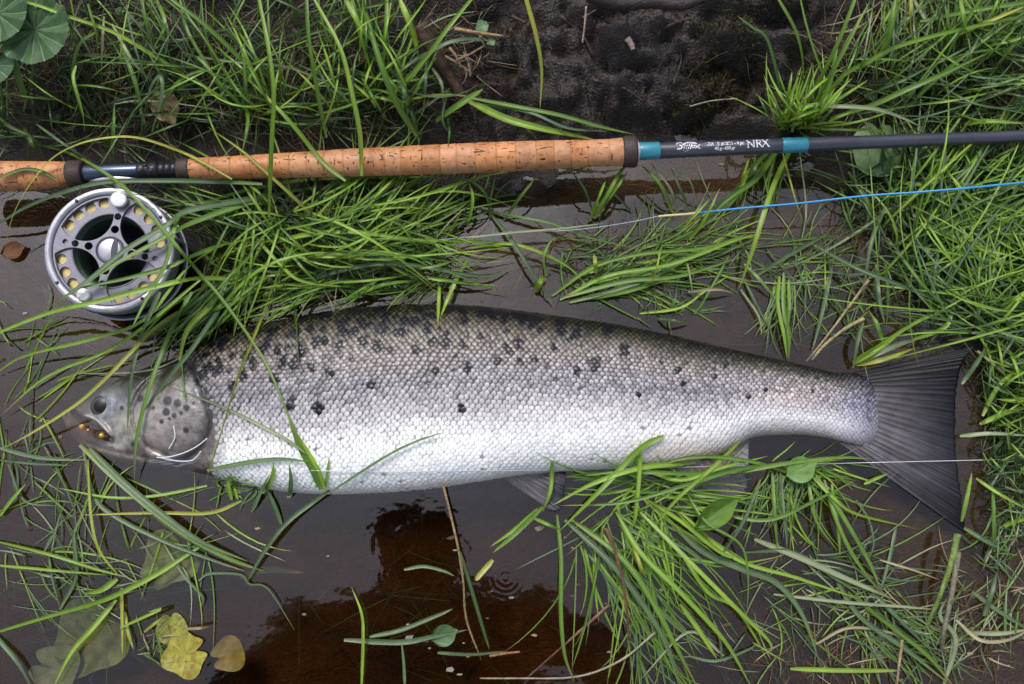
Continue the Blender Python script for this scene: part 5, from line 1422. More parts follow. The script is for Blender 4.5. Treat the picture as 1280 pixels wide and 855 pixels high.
# --- between rod and fish, over the water
tuft('sparse blades standing in dark water below the cork grip end', 690, 265, [
    ([(630, 275), (648, 249), (673, 218)], 5, 'g', dict(z0=-.01, z1=.04, rod='under')),
    ([(584, 285), (591, 249), (584, 222)], 5, 'b', dict(z0=0, z1=.03, rod='under')),
    ([(613, 272), (608, 245), (591, 228), (561, 220)], 4, 'g', dict(z0=0, z1=.035, rod='under')),
    ([(736, 276), (755, 250), (778, 212), (794, 205)], 6, 'b', dict(z0=0, z1=.04, rod='under')),
    ([(738, 272), (752, 238), (757, 226)], 4, 'b', dict(z0=0, z1=.04)),
    ([(745, 270), (768, 238), (785, 214)], 6, 'g', dict(z0=0, z1=.04, rod='under')),
    ([(842, 268), (825, 230), (800, 205)], 6, 'g', dict(z0=0, z1=.035, rod='under')),
    ([(846, 266), (838, 236), (810, 200)], 4, 'p', dict(z0=0, z1=.035, rod='under')),
    ([(740, 262), (730, 235), (712, 212)], 4, 'u', dict(z0=0, z1=.03, rod='under')),
    ([(790, 265), (770, 245), (735, 215)], 3.5, 'u', dict(z0=-.01, z1=.02, rod='under')),
    ([(860, 260), (850, 235), (838, 208)], 4, 'u', dict(z0=0, z1=.03, rod='under')),
    ([(870, 255), (862, 226), (836, 208)], 2.5, 'p', dict(z0=0, z1=.02, rod='under')),
    ([(862, 300), (880, 275), (900, 235)], 5, 'b', dict(z0=0, z1=.04)),
    ([(850, 290), (875, 262), (888, 248)], 4, 'b', dict(z0=0, z1=.03))],
    [(600, 250, 25, 25, 8, 80, 50, 25, 60, 4, 'gub', .02)])
tuft('flattened clump of green blades floating above the fish back', 780, 335, [
    ([(690, 370), (740, 335), (800, 318), (880, 310), (940, 290)], 6, 'g', dict(arch=.016)),
    ([(700, 375), (760, 345), (840, 330), (920, 300), (960, 290)], 6, 'b', dict(arch=.016)),
    ([(705, 372), (780, 352), (850, 345), (930, 320)], 6, 'g', dict(arch=.013)),
    ([(712, 378), (770, 362), (820, 345), (870, 318)], 6, 'd', dict(arch=.01)),
    ([(720, 376), (780, 365), (830, 352)], 6, 'g', dict(arch=.008)),
    ([(600, 262), (640, 270), (690, 280), (730, 295), (800, 312)], 5, 'g', dict(arch=.014)),
    ([(585, 310), (640, 305), (690, 322), (722, 342)], 5, 'b', dict(arch=.018)),
    ([(612, 266), (640, 300), (665, 340), (692, 382)], 5.5, 'u', dict(arch=.02)),
    ([(682, 345), (680, 320), (690, 300), (705, 296)], 3, 'b', dict(arch=.02)),
    ([(670, 365), (676, 350), (684, 348)], 8, 'b', {}),
    ([(815, 355), (822, 330), (826, 308)], 3, 'y', dict(z0=.012, z1=.02)),
    ([(745, 342), (744, 325), (742, 318)], 6, 'y', dict(z0=.01, z1=.02)),
    ([(860, 330), (864, 355), (868, 378)], 2, 's', dict(z0=.014, z1=.003))],
    [(760, 350, 60, 18, 46, 15, 18, 60, 150, 5, 'gbgd', .014), (830, 320, 50, 20, 28, 20, 25, 50, 120, 5, 'gbd', .016), (720, 315, 40, 25, 12, 0, 60, 30, 80, 4, 'gud', .014)])
tuft('short green floating bits beside the dark back of the salmon', 850, 380, [
    ([(800, 392), (850, 385), (880, 365), (910, 345)], 4.5, 'b', dict(arch=.006)),
    ([(868, 392), (880, 375), (905, 330), (912, 318)], 4, 'g', dict(arch=.008)),
    ([(824, 398), (850, 402), (862, 404)], 4, 'd', {}),
    ([(860, 365), (895, 362), (918, 366)], 4, 's', {})],
    [(830, 393, 40, 10, 14, 20, 40, 20, 55, 3.5, 'gdu', .006)])
# --- tuft that the rod rests on, right of centre
tuft('bright yellow-green tuft growing up behind the rod at the second cyan wrap', 990, 160, [
    ([(984, 150), (961, 54), (940, 34), (922, 20)], 5, 'd', dict(z0=.03, z1=.10, arch=.02)),
    ([(1004, 120), (1003, 74), (994, 37), (974, 0), (968, -12)], 5.5, 'g', dict(z0=.04, z1=.12, arch=.02)),
    ([(1000, 150), (1011, 124), (1031, 87), (1051, 44), (1068, 0), (1073, -16)], 8, 'g', dict(z0=.03, z1=.12, arch=.03)),
    ([(1005, 155), (1028, 111), (1045, 81), (1065, 44), (1088, 0)], 7, 'g', dict(z0=.03, z1=.12, arch=.03)),
    ([(1005, 160), (1035, 110), (1044, 70), (1046, 45)], 6, 'b', dict(z0=.03, z1=.10, arch=.02)),
    ([(980, 155), (985, 120), (990, 90)], 6, 'b', dict(z0=.03, z1=.09)),
    ([(1000, 160), (1040, 130), (1085, 100)], 7, 'b', dict(z0=.03, z1=.08, arch=.02)),
    ([(990, 165), (1000, 135), (1040, 133), (1092, 136), (1129, 148), (1156, 161)], 7, 'p', dict(z0=.03, z1=.05, arch=.05)),
    ([(1020, 165), (1040, 150), (1064, 140)], 6, 'b', dict(z0=.03, z1=.07)),
    ([(1000, 160), (1015, 145), (1040, 122), (1065, 98)], 6, 'b', dict(z0=.03, z1=.09, arch=.02)),
    ([(975, 165), (958, 140), (948, 120)], 5, 'd', dict(z0=.03, z1=.07))],
    [(995, 158, 26, 12, 40, 75, 32, 40, 110, 6, 'bbbg', .06)])
tuft('blades spreading downwards from under the rod at the second cyan wrap', 975, 200, [
    ([(972, 186), (966, 195), (944, 225), (910, 249), (877, 279), (860, 298)], 8, 'g', dict(arch=.03, rod='under')),
    ([(988, 186), (984, 195), (967, 232), (951, 280), (937, 324), (924, 360)], 8, 'b', dict(arch=.035, rod='under')),
    ([(978, 190), (994, 249), (1005, 280)], 3, 'y', dict(arch=.03, rod='under')),
    ([(940, 210), (930, 225), (925, 250)], 7, 'b', dict(arch=.02, rod='under')),
    ([(960, 190), (945, 205), (930, 232)], 7, 'd', dict(arch=.02, rod='under'))],
    [(960, 200, 30, 10, 14, 250, 25, 30, 80, 5, 'gbd', .02)])
# --- right hand bank
tuft('long blades leaning across the upper bank above the dark rod blank', 1120, 60, [
    ([(1150, 27), (1220, 13), (1280, 3), (1310, -3)], 8, 'g', dict(z0=.07, z1=.10, arch=.02)),
    ([(1011, 150), (1051, 97), (1085, 77), (1119, 59), (1186, 40), (1280, 20), (1310, 14)], 7, 'b', dict(z0=.03, z1=.09, arch=.04)),
    ([(1038, 148), (1092, 131), (1135, 111), (1186, 89), (1243, 62)], 8, 'g', dict(z0=.03, z1=.08, arch=.04)),
    ([(1080, 120), (1130, 100), (1163, 82)], 5, 'u', dict(z0=.03, z1=.06, arch=.02)),
    ([(1130, 138), (1180, 90), (1250, 35), (1290, 10)], 6, 'g', dict(z0=.03, z1=.10, arch=.02)),
    ([(1195, 45), (1240, 25), (1290, 4)], 6, 'y', dict(z0=.07, z1=.1)),
    ([(1205, 155), (1235, 152), (1285, 155)], 9, 'b', dict(z0=.035, z1=.05)),
    ([(1120, 0), (1110, 50), (1090, 80)], 9, 'g', dict(z0=.12, z1=.06)),
    ([(1138, -5), (1138, 25), (1140, 48)], 7, 'y', dict(z0=.12, z1=.08)),
    ([(1200, 0), (1206, 30), (1210, 50)], 7, 'b', dict(z0=.11, z1=.08))],
    [(1150, 90, 110, 45, 60, 30, 40, 60, 140, 5, 'gdub', .045), (1230, 60, 60, 50, 36, 45, 40, 60, 130, 5.5, 'gbd', .045), (1120, 130, 80, 30, 16, 40, 16, 150, 260, 5, 'gbu', .05)])
tuft('drooping straw and green blades over the top right bank', 1130, 10, [], [
    (1120, 0, 60, 20, 22, 260, 14, 60, 120, 4, 'spsg', .02, dict(tipz=.05)), (1190, -5, 90, 15, 26, 265, 18, 50, 110, 6, 'gbp', .02, dict(tipz=.055))])
tuft('dense grass just under the dark rod blank at its far end', 1190, 215, [
    ([(1120, 285), (1160, 235), (1200, 195), (1222, 180)], 7, 'g', dict(arch=.02, rod='under')),
    ([(1110, 225), (1150, 230), (1200, 222)], 6, 'b', dict(arch=.02)),
    ([(1060, 215), (1075, 235), (1086, 260), (1082, 290)], 6, 'g', dict(arch=.02)),
    ([(1100, 213), (1125, 220), (1148, 222)], 6, 'y', dict(arch=.01))],
    [(1190, 220, 95, 22, 66, 25, 45, 50, 120, 5, 'gbdu', .03), (1090, 235, 45, 25, 22, 10, 60, 40, 100, 4, 'gdu', .02)])
tuft('thick swathe of grass along the right bank above the tail', 1200, 330, [
    ([(1018, 307), (1068, 334), (1119, 354), (1169, 374), (1199, 387)], 6, 'u', dict(arch=.03)),
    ([(1109, 297), (1146, 347), (1169, 371), (1199, 391)], 5, 'g', dict(arch=.03)),
    ([(947, 344), (984, 320), (1025, 297), (1040, 285)], 6, 'u', dict(arch=.02)),
    ([(1112, 280), (1160, 315), (1190, 345), (1204, 362)], 5, 'p', dict(arch=.02)),
    ([(1180, 270), (1225, 310), (1280, 338)], 6, 'b', dict(arch=.03)),
    ([(1130, 270), (1190, 295), (1240, 330), (1285, 335)], 6, 'g', dict(arch=.03)),
    ([(1245, 345), (1262, 370), (1262, 395), (1254, 422)], 5, 'b', dict(arch=.02)),
    ([(1200, 390), (1235, 390), (1290, 380)], 6, 'u', dict(arch=.02)),
    ([(1140, 425), (1180, 410), (1190, 390), (1200, 365)], 6, 'b', dict(arch=.02)),
    ([(1110, 250), (1090, 300), (1080, 360)], 6, 'u', dict(arch=.02)),
    ([(1095, 330), (1098, 370), (1106, 405)], 7, 'u', dict(arch=.01)),
    ([(1106, 330), (1110, 370), (1108, 408)], 6, 'g', dict(arch=.01))],
    [(1190, 310, 90, 60, 80, 38, 35, 90, 210, 5, 'gbbdu', .035), (1210, 390, 70, 40, 60, 30, 40, 80, 170, 5, 'gbbu', .03), (1120, 300, 40, 50, 28, 60, 60, 40, 110, 4.5, 'gdu', .02), (1200, 260, 90, 20, 30, 325, 25, 90, 190, 5, 'gbp', .03), (1150, 330, 90, 80, 26, 38, 18, 150, 280, 5, 'bbug', .04), (1180, 260, 60, 40, 16, 305, 18, 140, 240, 4.5, 'bug', .04), (1260, 400, 40, 40, 14, 160, 20, 120, 220, 4.5, 'bu', .035)])
tuft('broad yellow-green sheaf beside the top of the tail root', 1075, 452, [
    ([(1066, 454), (1090, 440), (1112, 425), (1122, 417)], 9, 'b', dict(arch=.015)),
    ([(1068, 455), (1100, 440), (1130, 428), (1145, 426)], 8, 'p', dict(arch=.015)),
    ([(1070, 456), (1105, 449), (1144, 435)], 7, 'y', dict(arch=.012)),
    ([(1068, 452), (1110, 424), (1150, 400), (1184, 388)], 6, 'b', dict(arch=.03)),
    ([(1066, 460), (1072, 425), (1080, 402)], 7, 'u', dict(arch=.015)),
    ([(1104, 428), (1096, 405), (1086, 388)], 6, 'g', dict(arch=.012))])
tuft('small green sheaf trailing into the water above the tail stalk', 980, 400, [
    ([(974, 345), (972, 380), (980, 420), (984, 448)], 6, 'b', dict(arch=.01)),
    ([(980, 340), (980, 385), (986, 420), (986, 450)], 6, 'g', dict(arch=.01)),
    ([(986, 350), (986, 390), (982, 430)], 5, 'g', dict(arch=.012)),
    ([(930, 350), (945, 380), (964, 415)], 4, 'u', dict(arch=.005)),
    ([(926, 362), (948, 395), (952, 418)], 3.5, 'p', dict(arch=.004)),
    ([(930, 330), (952, 352), (968, 372)], 5, 'g', dict(arch=.01)),
    ([(1040, 330), (1030, 380), (1015, 440)], 6, 'u', dict(arch=.002, gap=.0003))],
    [(978, 350, 16, 12, 16, 272, 10, 50, 95, 4, 'gbu', .012), (1040, 330, 50, 40, 14, 250, 40, 30, 90, 4, 'gud', .01)])
tuft('green tuft on the mud behind the tail fin', 1245, 500, [
    ([(1202, 480), (1220, 455), (1238, 425)], 6, 'u', dict(arch=.02)),
    ([(1222, 438), (1250, 462), (1264, 478)], 4, 's', dict(arch=.02)),
    ([(1228, 520), (1250, 480), (1285, 455)], 6, 'b', dict(arch=.02)),
    ([(1225, 530), (1260, 515), (1290, 508)], 7, 'b', dict(arch=.02)),
    ([(1200, 545), (1240, 542), (1290, 545)], 6, 'p', dict(arch=.02))],
    [(1250, 470, 35, 40, 44, 40, 60, 40, 100, 5, 'gbdu', .03), (1250, 550, 35, 35, 26, 60, 70, 30, 90, 4.5, 'gbd', .025)])
tuft('loose grass on the mud beyond the lower tail lobe', 1245, 620, [
    ([(1202, 652), (1210, 615), (1215, 590)], 6, 'b', dict(arch=.02)),
    ([(1220, 598), (1245, 615), (1290, 640)], 5, 'b', dict(arch=.02)),
    ([(1243, 690), (1242, 640), (1240, 600)], 6, 'g', dict(arch=.02)),
    ([(1250, 660), (1275, 650), (1300, 648)], 6, 'b', dict(arch=.01)),
    ([(1205, 660), (1230, 675), (1260, 690)], 7, 'u', dict(arch=.01))],
    [(1250, 610, 35, 40, 28, 50, 80, 30, 90, 4.5, 'gbdu', .025), (1255, 690, 30, 30, 14, 70, 80, 30, 80, 4, 'gus', .02)])
tuft('thin wet blades and stems around the bottom right reeds', 1230, 780, [
    ([(1215, 740), (1250, 765), (1290, 790)], 6, 'u', dict(arch=.005)),
    ([(1205, 790), (1250, 792), (1290, 786)], 6, 'p', dict(arch=.006)),
    ([(1195, 775), (1225, 800), (1260, 800), (1290, 785)], 5, 's', dict(arch=.02)),
    ([(1230, 770), (1240, 740), (1246, 715)], 6, 'u', dict(arch=.01)),
    ([(1180, 855), (1195, 800), (1175, 770), (1185, 745)], 6, 'p', dict(arch=.01))],
    [(1230, 770, 45, 60, 26, 60, 80, 30, 100, 4, 'ugps', .012), (1180, 820, 30, 30, 20, 80, 60, 30, 80, 3, 'pru', .012)])
# --- lower right, over and below the anal fin
tuft('large green clump draped over the lower fins, blades combed towards the camera side', 790, 620, [
    ([(830, 545), (799, 562), (751, 612), (699, 664)], 8, 'b', dict(arch=.02)),
    ([(870, 578), (800, 585), (740, 605), (690, 632)], 7, 'b', dict(arch=.02)),
    ([(940, 590), (860, 592), (780, 590), (730, 595)], 6, 'g', dict(arch=.015)),
    ([(1000, 580), (930, 585), (860, 605), (780, 628), (700, 632)], 6, 'g', dict(arch=.02)),
    ([(800, 585), (850, 600), (900, 585), (960, 570)], 6, 'b', dict(arch=.015)),
    ([(790, 590), (800, 570), (795, 640), (790, 660)], 6, 'b', dict(arch=.02)),
    ([(925, 551), (890, 585), (850, 620), (820, 655)], 6, 'b', dict(arch=.02)),
    ([(690, 578), (688, 612), (678, 640)], 6, 'b', dict(arch=.01)),
    ([(680, 632), (644, 667), (616, 691)], 7, 'g', dict(arch=.006)),
    ([(672, 636), (640, 664), (612, 684)], 5, 'b', dict(arch=.006)),
    ([(616, 700), (602, 716), (594, 726)], 7, 'y', dict(arch=0, gap=.0005, blunt=True)),
    ([(668, 648), (684, 655), (700, 662)], 5, 'b', {}),
    ([(696, 643), (701, 698), (701, 767), (706, 819), (718, 852)], 6, 'g', dict(arch=.01)),
    ([(706, 650), (760, 700), (800, 750), (830, 800), (850, 860)], 8, 'u', dict(arch=.02)),
    ([(715, 650), (780, 700), (820, 760), (846, 810), (872, 860)], 7, 'g', dict(arch=.022)),
    ([(770, 640), (800, 690), (850, 740), (905, 800), (940, 860)], 7, 'b', dict(arch=.025)),
    ([(800, 640), (860, 700), (920, 760), (960, 800), (965, 815)], 6, 'b', dict(arch=.025)),
    ([(810, 625), (850, 650), (900, 690), (930, 700)], 6, 'b', dict(arch=.02)),
    ([(790, 680), (802, 710), (808, 722)], 5, 'y', {}),
    ([(1000, 595), (930, 575), (860, 572), (800, 590)], 5, 'g', dict(arch=.015))],
    [(760, 660, 45, 35, 46, 302, 15, 90, 220, 5.5, 'gubg', .02), (810, 630, 50, 30, 34, 320, 22, 70, 170, 5.5, 'bgb', .022), (830, 600, 50, 18, 18, 170, 30, 60, 130, 5, 'bg', .02, dict(fish_ok=.45)), (800, 760, 35, 50, 26, 295, 12, 70, 140, 5, 'gu', .014)])
tuft('green tuft fanning out between anal fin and tail fin', 990, 600, [
    ([(860, 592), (930, 588), (990, 578), (1050, 572), (1090, 574)], 6, 'g', dict(arch=.012)),
    ([(965, 590), (968, 640), (972, 690)], 5, 'g', dict(arch=.01)),
    ([(975, 590), (980, 640), (984, 685)], 4, 'u', dict(arch=.01)),
    ([(1010, 590), (1040, 620), (1070, 642), (1146, 661)], 5, 'b', dict(arch=.014)),
    ([(1020, 595), (1050, 640), (1085, 700), (1100, 735)], 7, 'g', dict(arch=.014)),
    ([(1030, 600), (1045, 650), (1070, 700), (1100, 740)], 6, 'g', dict(arch=.014)),
    ([(1040, 605), (1048, 660), (1050, 695)], 5, 'b', dict(arch=.01)),
    ([(1010, 600), (1020, 650), (1048, 690)], 5, 'g', dict(arch=.01)),
    ([(950, 600), (930, 650), (905, 690), (900, 705)], 5, 'u', dict(arch=.012)),
    ([(890, 640), (960, 650), (1020, 625), (1070, 600)], 5, 'g', dict(arch=.015)),
    ([(840, 615), (920, 625), (960, 640)], 5, 'g', dict(arch=.012)),
    ([(1080, 605), (1095, 598), (1110, 592)], 5, 'b', dict(arch=.006)),
    ([(1070, 625), (1086, 650), (1092, 680), (1085, 700)], 3, 'u', dict(arch=.004)),
    ([(850, 600), (880, 650), (925, 680), (935, 720), (934, 764)], 3.5, 'g', dict(arch=.02))],
    [(990, 590, 45, 14, 36, 280, 28, 40, 110, 4.5, 'gbug', .012), (975, 590, 30, 10, 12, 255, 20, 40, 90, 4, 'gu', .012), (1000, 580, 50, 8, 16, 10, 30, 40, 90, 4, 'gb', .01)])
tuft('pale wet blades lying on the water towards the reed stems', 1000, 720, [
    ([(840, 655), (880, 690), (930, 712), (971, 729), (1002, 767), (1022, 819)], 9, 'u', dict(arch=.006)),
    ([(943, 674), (1002, 698), (1064, 726), (1119, 750)], 8, 'p', dict(arch=.006)),
    ([(850, 640), (919, 698), (995, 722), (1078, 750)], 5.5, 'b', dict(arch=.01)),
    ([(930, 690), (990, 690), (1040, 720), (1075, 745)], 6, 'u', dict(arch=.004)),
    ([(967, 743), (1057, 753), (1126, 758), (1170, 762)], 4.5, 'p', dict(arch=.006)),
    ([(988, 836), (1050, 838), (1128, 838)], 6, 'b', dict(arch=.002, blunt=True)),
    ([(1043, 720), (1075, 770), (1130, 810), (1190, 858)], 7, 'u', dict(arch=.008)),
    ([(1060, 740), (1110, 780), (1160, 820), (1195, 862)], 6, 'g', dict(arch=.01)),
    ([(1090, 740), (1120, 770), (1165, 815)], 6, 'u', dict(arch=.006)),
    ([(850, 690), (885, 740), (920, 760), (955, 815)], 6, 'b', dict(arch=.01)),
    ([(850, 755), (875, 790), (897, 825)], 7, 'b', dict(arch=.004)),
    ([(860, 820), (895, 826), (935, 812), (945, 805)], 4, 'u', dict(arch=.002)),
    ([(1120, 660), (1112, 700), (1100, 740)], 5, 'u', dict(arch=.002, gap=.0004)),
    ([(1100, 700), (1140, 712), (1175, 725)], 3, 's', dict(arch=.01)),
    ([(1020, 805), (1060, 785), (1110, 790), (1130, 800)], 4, 's', dict(arch=.004)),
    ([(892, 776), (900, 800), (902, 826)], 4, 'u', dict(arch=.004))],
    [(1040, 720, 60, 40, 30, 320, 18, 50, 130, 4, 'upgs', .006), (1110, 780, 50, 40, 34, 315, 20, 50, 120, 4, 'ugu', .008)])
# --- lower left
tuft('bundle of long green blades floating from the jaw into the brown pool', 290, 700, [
    ([(100, 556), (145, 598), (193, 639), (242, 674), (286, 698), (330, 714)], 9, 'g', dict(arch=.01)),
    ([(112, 560), (152, 600), (200, 640), (250, 676), (310, 702)], 8, 'u', dict(arch=.014)),
    ([(118, 570), (160, 612), (205, 652), (255, 684), (318, 712)], 7, 'g', dict(arch=.006)),
    ([(104, 562), (117, 619), (145, 646), (207, 677), (269, 701), (307, 714)], 6, 'u', dict(arch=.005)),
    ([(412, 613), (362, 650), (331, 688), (307, 730)], 6.5, 'u', dict(arch=.012)),
    ([(248, 726), (262, 717), (300, 718), (312, 730), (335, 736), (369, 789)], 4, 'u', dict(arch=.004)),
    ([(300, 722), (335, 712), (380, 716)], 10, 'u', dict(arch=-.01, z0=0, z1=-.03, sink=True))])
tuft('grass sprig standing at the edge of the belly behind the gill', 300, 600, [
    ([(402, 612), (392, 588), (376, 560), (360, 520)], 10, 'g', dict(arch=.01)),
    ([(406, 612), (396, 585), (370, 540)], 7, 'b', dict(arch=.01)),
    ([(407, 610), (409, 590), (412, 572)], 4, 'b', dict(arch=.004)),
    ([(259, 588), (310, 578), (350, 574), (386, 577)], 6, 'u', dict(arch=.006)),
    ([(330, 615), (340, 598), (342, 580)], 6, 'b', dict(arch=.006)),
    ([(314, 640), (325, 618), (338, 590)], 6, 'u', dict(arch=.006)),
    ([(352, 655), (342, 630), (330, 605)], 6, 'u', dict(arch=.005)),
    ([(362, 620), (364, 600), (362, 580)], 6, 'u', dict(arch=.004)),
    ([(290, 625), (285, 605), (290, 592)], 6, 'b', dict(arch=.006)),
    ([(412, 616), (480, 572), (520, 552), (556, 540)], 3.5, 'u', dict(arch=.004))],
    [(300, 605, 26, 10, 14, 100, 60, 20, 50, 5, 'gbu', .01, dict(fish_ok=.7))])
tuft('crossing blades and stalks afloat left of the brown pool', 120, 700, [
    ([(259, 607), (193, 620), (138, 622), (72, 610)], 4.5, 'b', dict(arch=.006)),
    ([(302, 626), (262, 641), (193, 641), (97, 644)], 5, 'y', dict(arch=.006)),
    ([(-10, 675), (62, 693), (121, 712), (160, 722)], 4.5, 'b', dict(arch=.01)),
    ([(-10, 706), (69, 713), (138, 719)], 4, 'b', dict(arch=.008)),
    ([(252, 682), (200, 715), (155, 739), (121, 753), (62, 770), (0, 789), (-20, 796)], 7, 'b', dict(arch=.012)),
    ([(145, 750), (117, 784), (90, 815), (66, 860)], 7, 'b', dict(arch=.01)),
    ([(110, 575), (114, 646), (124, 688), (150, 722)], 4.5, 'y', dict(arch=.01)),
    ([(152, 735), (153, 780), (153, 822)], 5, 'y', dict(arch=.004)),
    ([(156, 765), (160, 790), (167, 812)], 5, 'y', dict(arch=.004)),
    ([(147, 724), (125, 738), (104, 742)], 8, 'b', dict(arch=.004)),
    ([(-10, 790), (20, 825), (40, 860)], 6, 'u', dict(arch=.004)),
    ([(0, 560), (50, 572), (110, 575)], 6, 'u', dict(arch=.006)),
    ([(0, 575), (50, 580), (90, 582)], 4, 'u', dict(arch=.004)),
    ([(55, 690), (75, 655), (98, 640)], 5, 'u', dict(arch=-.004, gap=.0003)),
    ([(10, 580), (30, 625), (70, 632)], 4, 'u', dict(arch=.002)),
    ([(0, 645), (15, 625), (32, 605)], 6, 'b', dict(arch=.006)),
    ([(205, 680), (230, 720), (252, 745), (252, 758)], 3.5, 'u', dict(arch=.004)),
    ([(150, 785), (200, 762), (185, 765)], 4, 'b', {}),
    ([(180, 790), (195, 778), (205, 770)], 4, 'y', {}),
    ([(75, 762), (95, 720), (92, 670), (98, 650)], 5, 'u', dict(arch=.004)),
    ([(60, 690), (66, 725), (75, 760)], 4, 'u', dict(arch=.003)),
    ([(233, 786), (250, 785), (262, 784)], 4, 's', {})],
    [(100, 720, 70, 50, 26, 60, 60, 40, 100, 3, 'ugup', .005), (195, 810, 25, 20, 16, 50, 60, 20, 50, 3, 'ugs', .006), (20, 600, 30, 40, 10, 60, 50, 40, 90, 4, 'gu', .01), (30, 420, 40, 40, 10, 60, 60, 40, 90, 4, 'dgu', .012)])
for i, (pts, w, c, lab, kw) in enumerate([
    ([(452, 860), (454, 800), (452, 767), (439, 733)], 4.5, 'b', 'single pale blade curving up out of the brown pool', dict(arch=.01)),
    ([(430, 800), (500, 803), (540, 796), (585, 787)], 7, 'u', 'wet blade lying flat beside the tiny oval leaf', dict(arch=.001)),
    ([(462, 796), (500, 788), (545, 770), (566, 761)], 6, 'u', 'slender wet blade floating above the flat one in the pool', dict(arch=.001)),
    ([(547, 816), (590, 818), (635, 814)], 5, 'u', 'thin floating blade with a rusty twig at its end', dict(arch=.001)),
    ([(505, 712), (530, 708), (555, 714), (568, 720)], 4.5, 'u', 'short arched blade breaking the surface of the brown pool', dict(arch=.003)),
    ([(575, 690), (590, 740), (605, 790), (612, 812)], 5, 'd', 'dark green stem beside the thin brown stem in the pool', dict(arch=.004)),
    ([(506, 855), (505, 830), (502, 803)], 4.5, 'u', 'short blade dipping under the flat wet blade', dict(arch=.003)),
    ([(590, 297), (640, 291), (700, 286), (757, 279)], 4.5, 'p', 'silvery wet blade lying along the leader above the fish', dict(arch=.004, z0=.02, z1=.02)),
    ([(905, 820), (860, 790), (800, 850)], 4, 'p', 'bleached bent blade under the combed green clump', dict(arch=.002)),
    ]):
    V, C, F = traced(pts, w, c, **kw)
    tag(mesh_obj('grass_strand', V, F, M_GRASS, cols=C), lab, 'grass blade', 'single blades')

tuft('fine stray blades scattered on the water above the fish tail', 930, 330, [], [(930, 320, 110, 50, 34, 60, 60, 40, 130, 3.6, 'bgup', .01), (1040, 390, 60, 40, 20, 70, 50, 40, 110, 3.6, 'gub', .008)])
tuft('fine stray blades afloat around the sunken olive leaf', 150, 660, [], [(140, 660, 140, 70, 34, 30, 70, 50, 150, 3.6, 'bugp', .006), (60, 520, 60, 60, 14, 20, 50, 50, 140, 4, 'bug', .01)])
tuft('fine stray blades afloat between combed clump and reed stems', 1000, 760, [], [(1000, 740, 120, 80, 40, 330, 50, 50, 140, 3.6, 'bugp', .006)])
tuft('fine light blades leaning over the upper bank towards the lobed leaf', 200, 90, [], [(230, 110, 170, 60, 30, 110, 45, 80, 180, 4.2, 'bgbu', .05)])
# --- uncounted undergrowth
def stuff(name, label, cat, fields, mat=M_GRASS):
    VV, CC, FF, k = [], [], [], 0
    for f in fields:
        kw = f[-1] if isinstance(f[-1], dict) else {}
        for V, C, F in field(*(f[:-1] if isinstance(f[-1], dict) else f), **kw):
            VV.append(V); CC.append(C); FF += [tuple(i + k for i in q) for q in F]; k += len(V)
    o = mesh_obj(name, np.concatenate(VV), FF, mat, cols=np.concatenate(CC))
    return tag(o, label, cat, kind='stuff')
stuff('undergrowth', 'short dark undergrowth grass covering the bank', 'grass', [
    (120, 90, 70, 90, 130, 90, 90, 25, 90, 3, 'kkkd', .02), (330, 90, 170, 90, 190, 90, 80, 25, 100, 3, 'kkkdu', .025), (480, 90, 70, 90, 70, 90, 70, 25, 90, 3, 'kkkd', .025),
    (1170, 100, 120, 70, 190, 70, 80, 25, 100, 3, 'kkkdu', .025), (1170, 230, 110, 40, 150, 60, 90, 25, 90, 3, 'kkkd', .018), (1220, 340, 80, 90, 240, 50, 90, 25, 100, 3, 'kkkdu', .02),
    (1255, 500, 35, 80, 150, 60, 100, 15, 60, 3, 'kkkd', .015), (1255, 620, 35, 60, 90, 60, 100, 15, 60, 3, 'kdu', .012),
    (400, 300, 150, 60, 300, 60, 110, 25, 90, 3, 'kkkd', .022), (-110, 110, 110, 110, 160, 90, 80, 30, 100, 3.5, 'kdg', .03), (300, -110, 380, 70, 260, 80, 80, 40, 120, 4, 'kdg', .035), (1150, -110, 200, 70, 160, 60, 80, 40, 120, 4, 'kdg', .035), (1370, 250, 70, 250, 240, 60, 90, 40, 130, 4, 'dgb', .03), (770, 340, 90, 30, 110, 30, 80, 15, 60, 2.5, 'kkkd', .008)])
stuff('dead_grass', 'matted brown dead grass between the living stems', 'grass', [
    (150, 90, 170, 90, 260, 0, 120, 20, 80, 2, 'rrs', .012), (400, 90, 150, 80, 240, 0, 120, 20, 80, 2, 'rrs', .012), (1150, 90, 130, 70, 200, 40, 120, 20, 80, 2, 'rrs', .012),
    (560, 70, 50, 60, 70, 0, 120, 15, 50, 2, 'rrs', .01), (400, 320, 150, 60, 200, 10, 100, 20, 80, 2, 'rrs', .012), (770, 320, 110, 30, 60, 10, 90, 20, 60, 2, 'rr', .006), (1180, 250, 110, 60, 90, 30, 120, 20, 60, 2, 'rrs', .01), (930, 110, 80, 60, 24, 60, 120, 12, 45, 1.4, 'rr', .008),
    (1225, 770, 50, 70, 60, 70, 120, 15, 70, 2, 'rrp', .008), (1000, 820, 90, 25, 50, 330, 60, 20, 70, 2, 'rrs', .004), (1255, 560, 30, 120, 70, 60, 120, 15, 60, 2, 'rrs', .01)], M_STRAW)
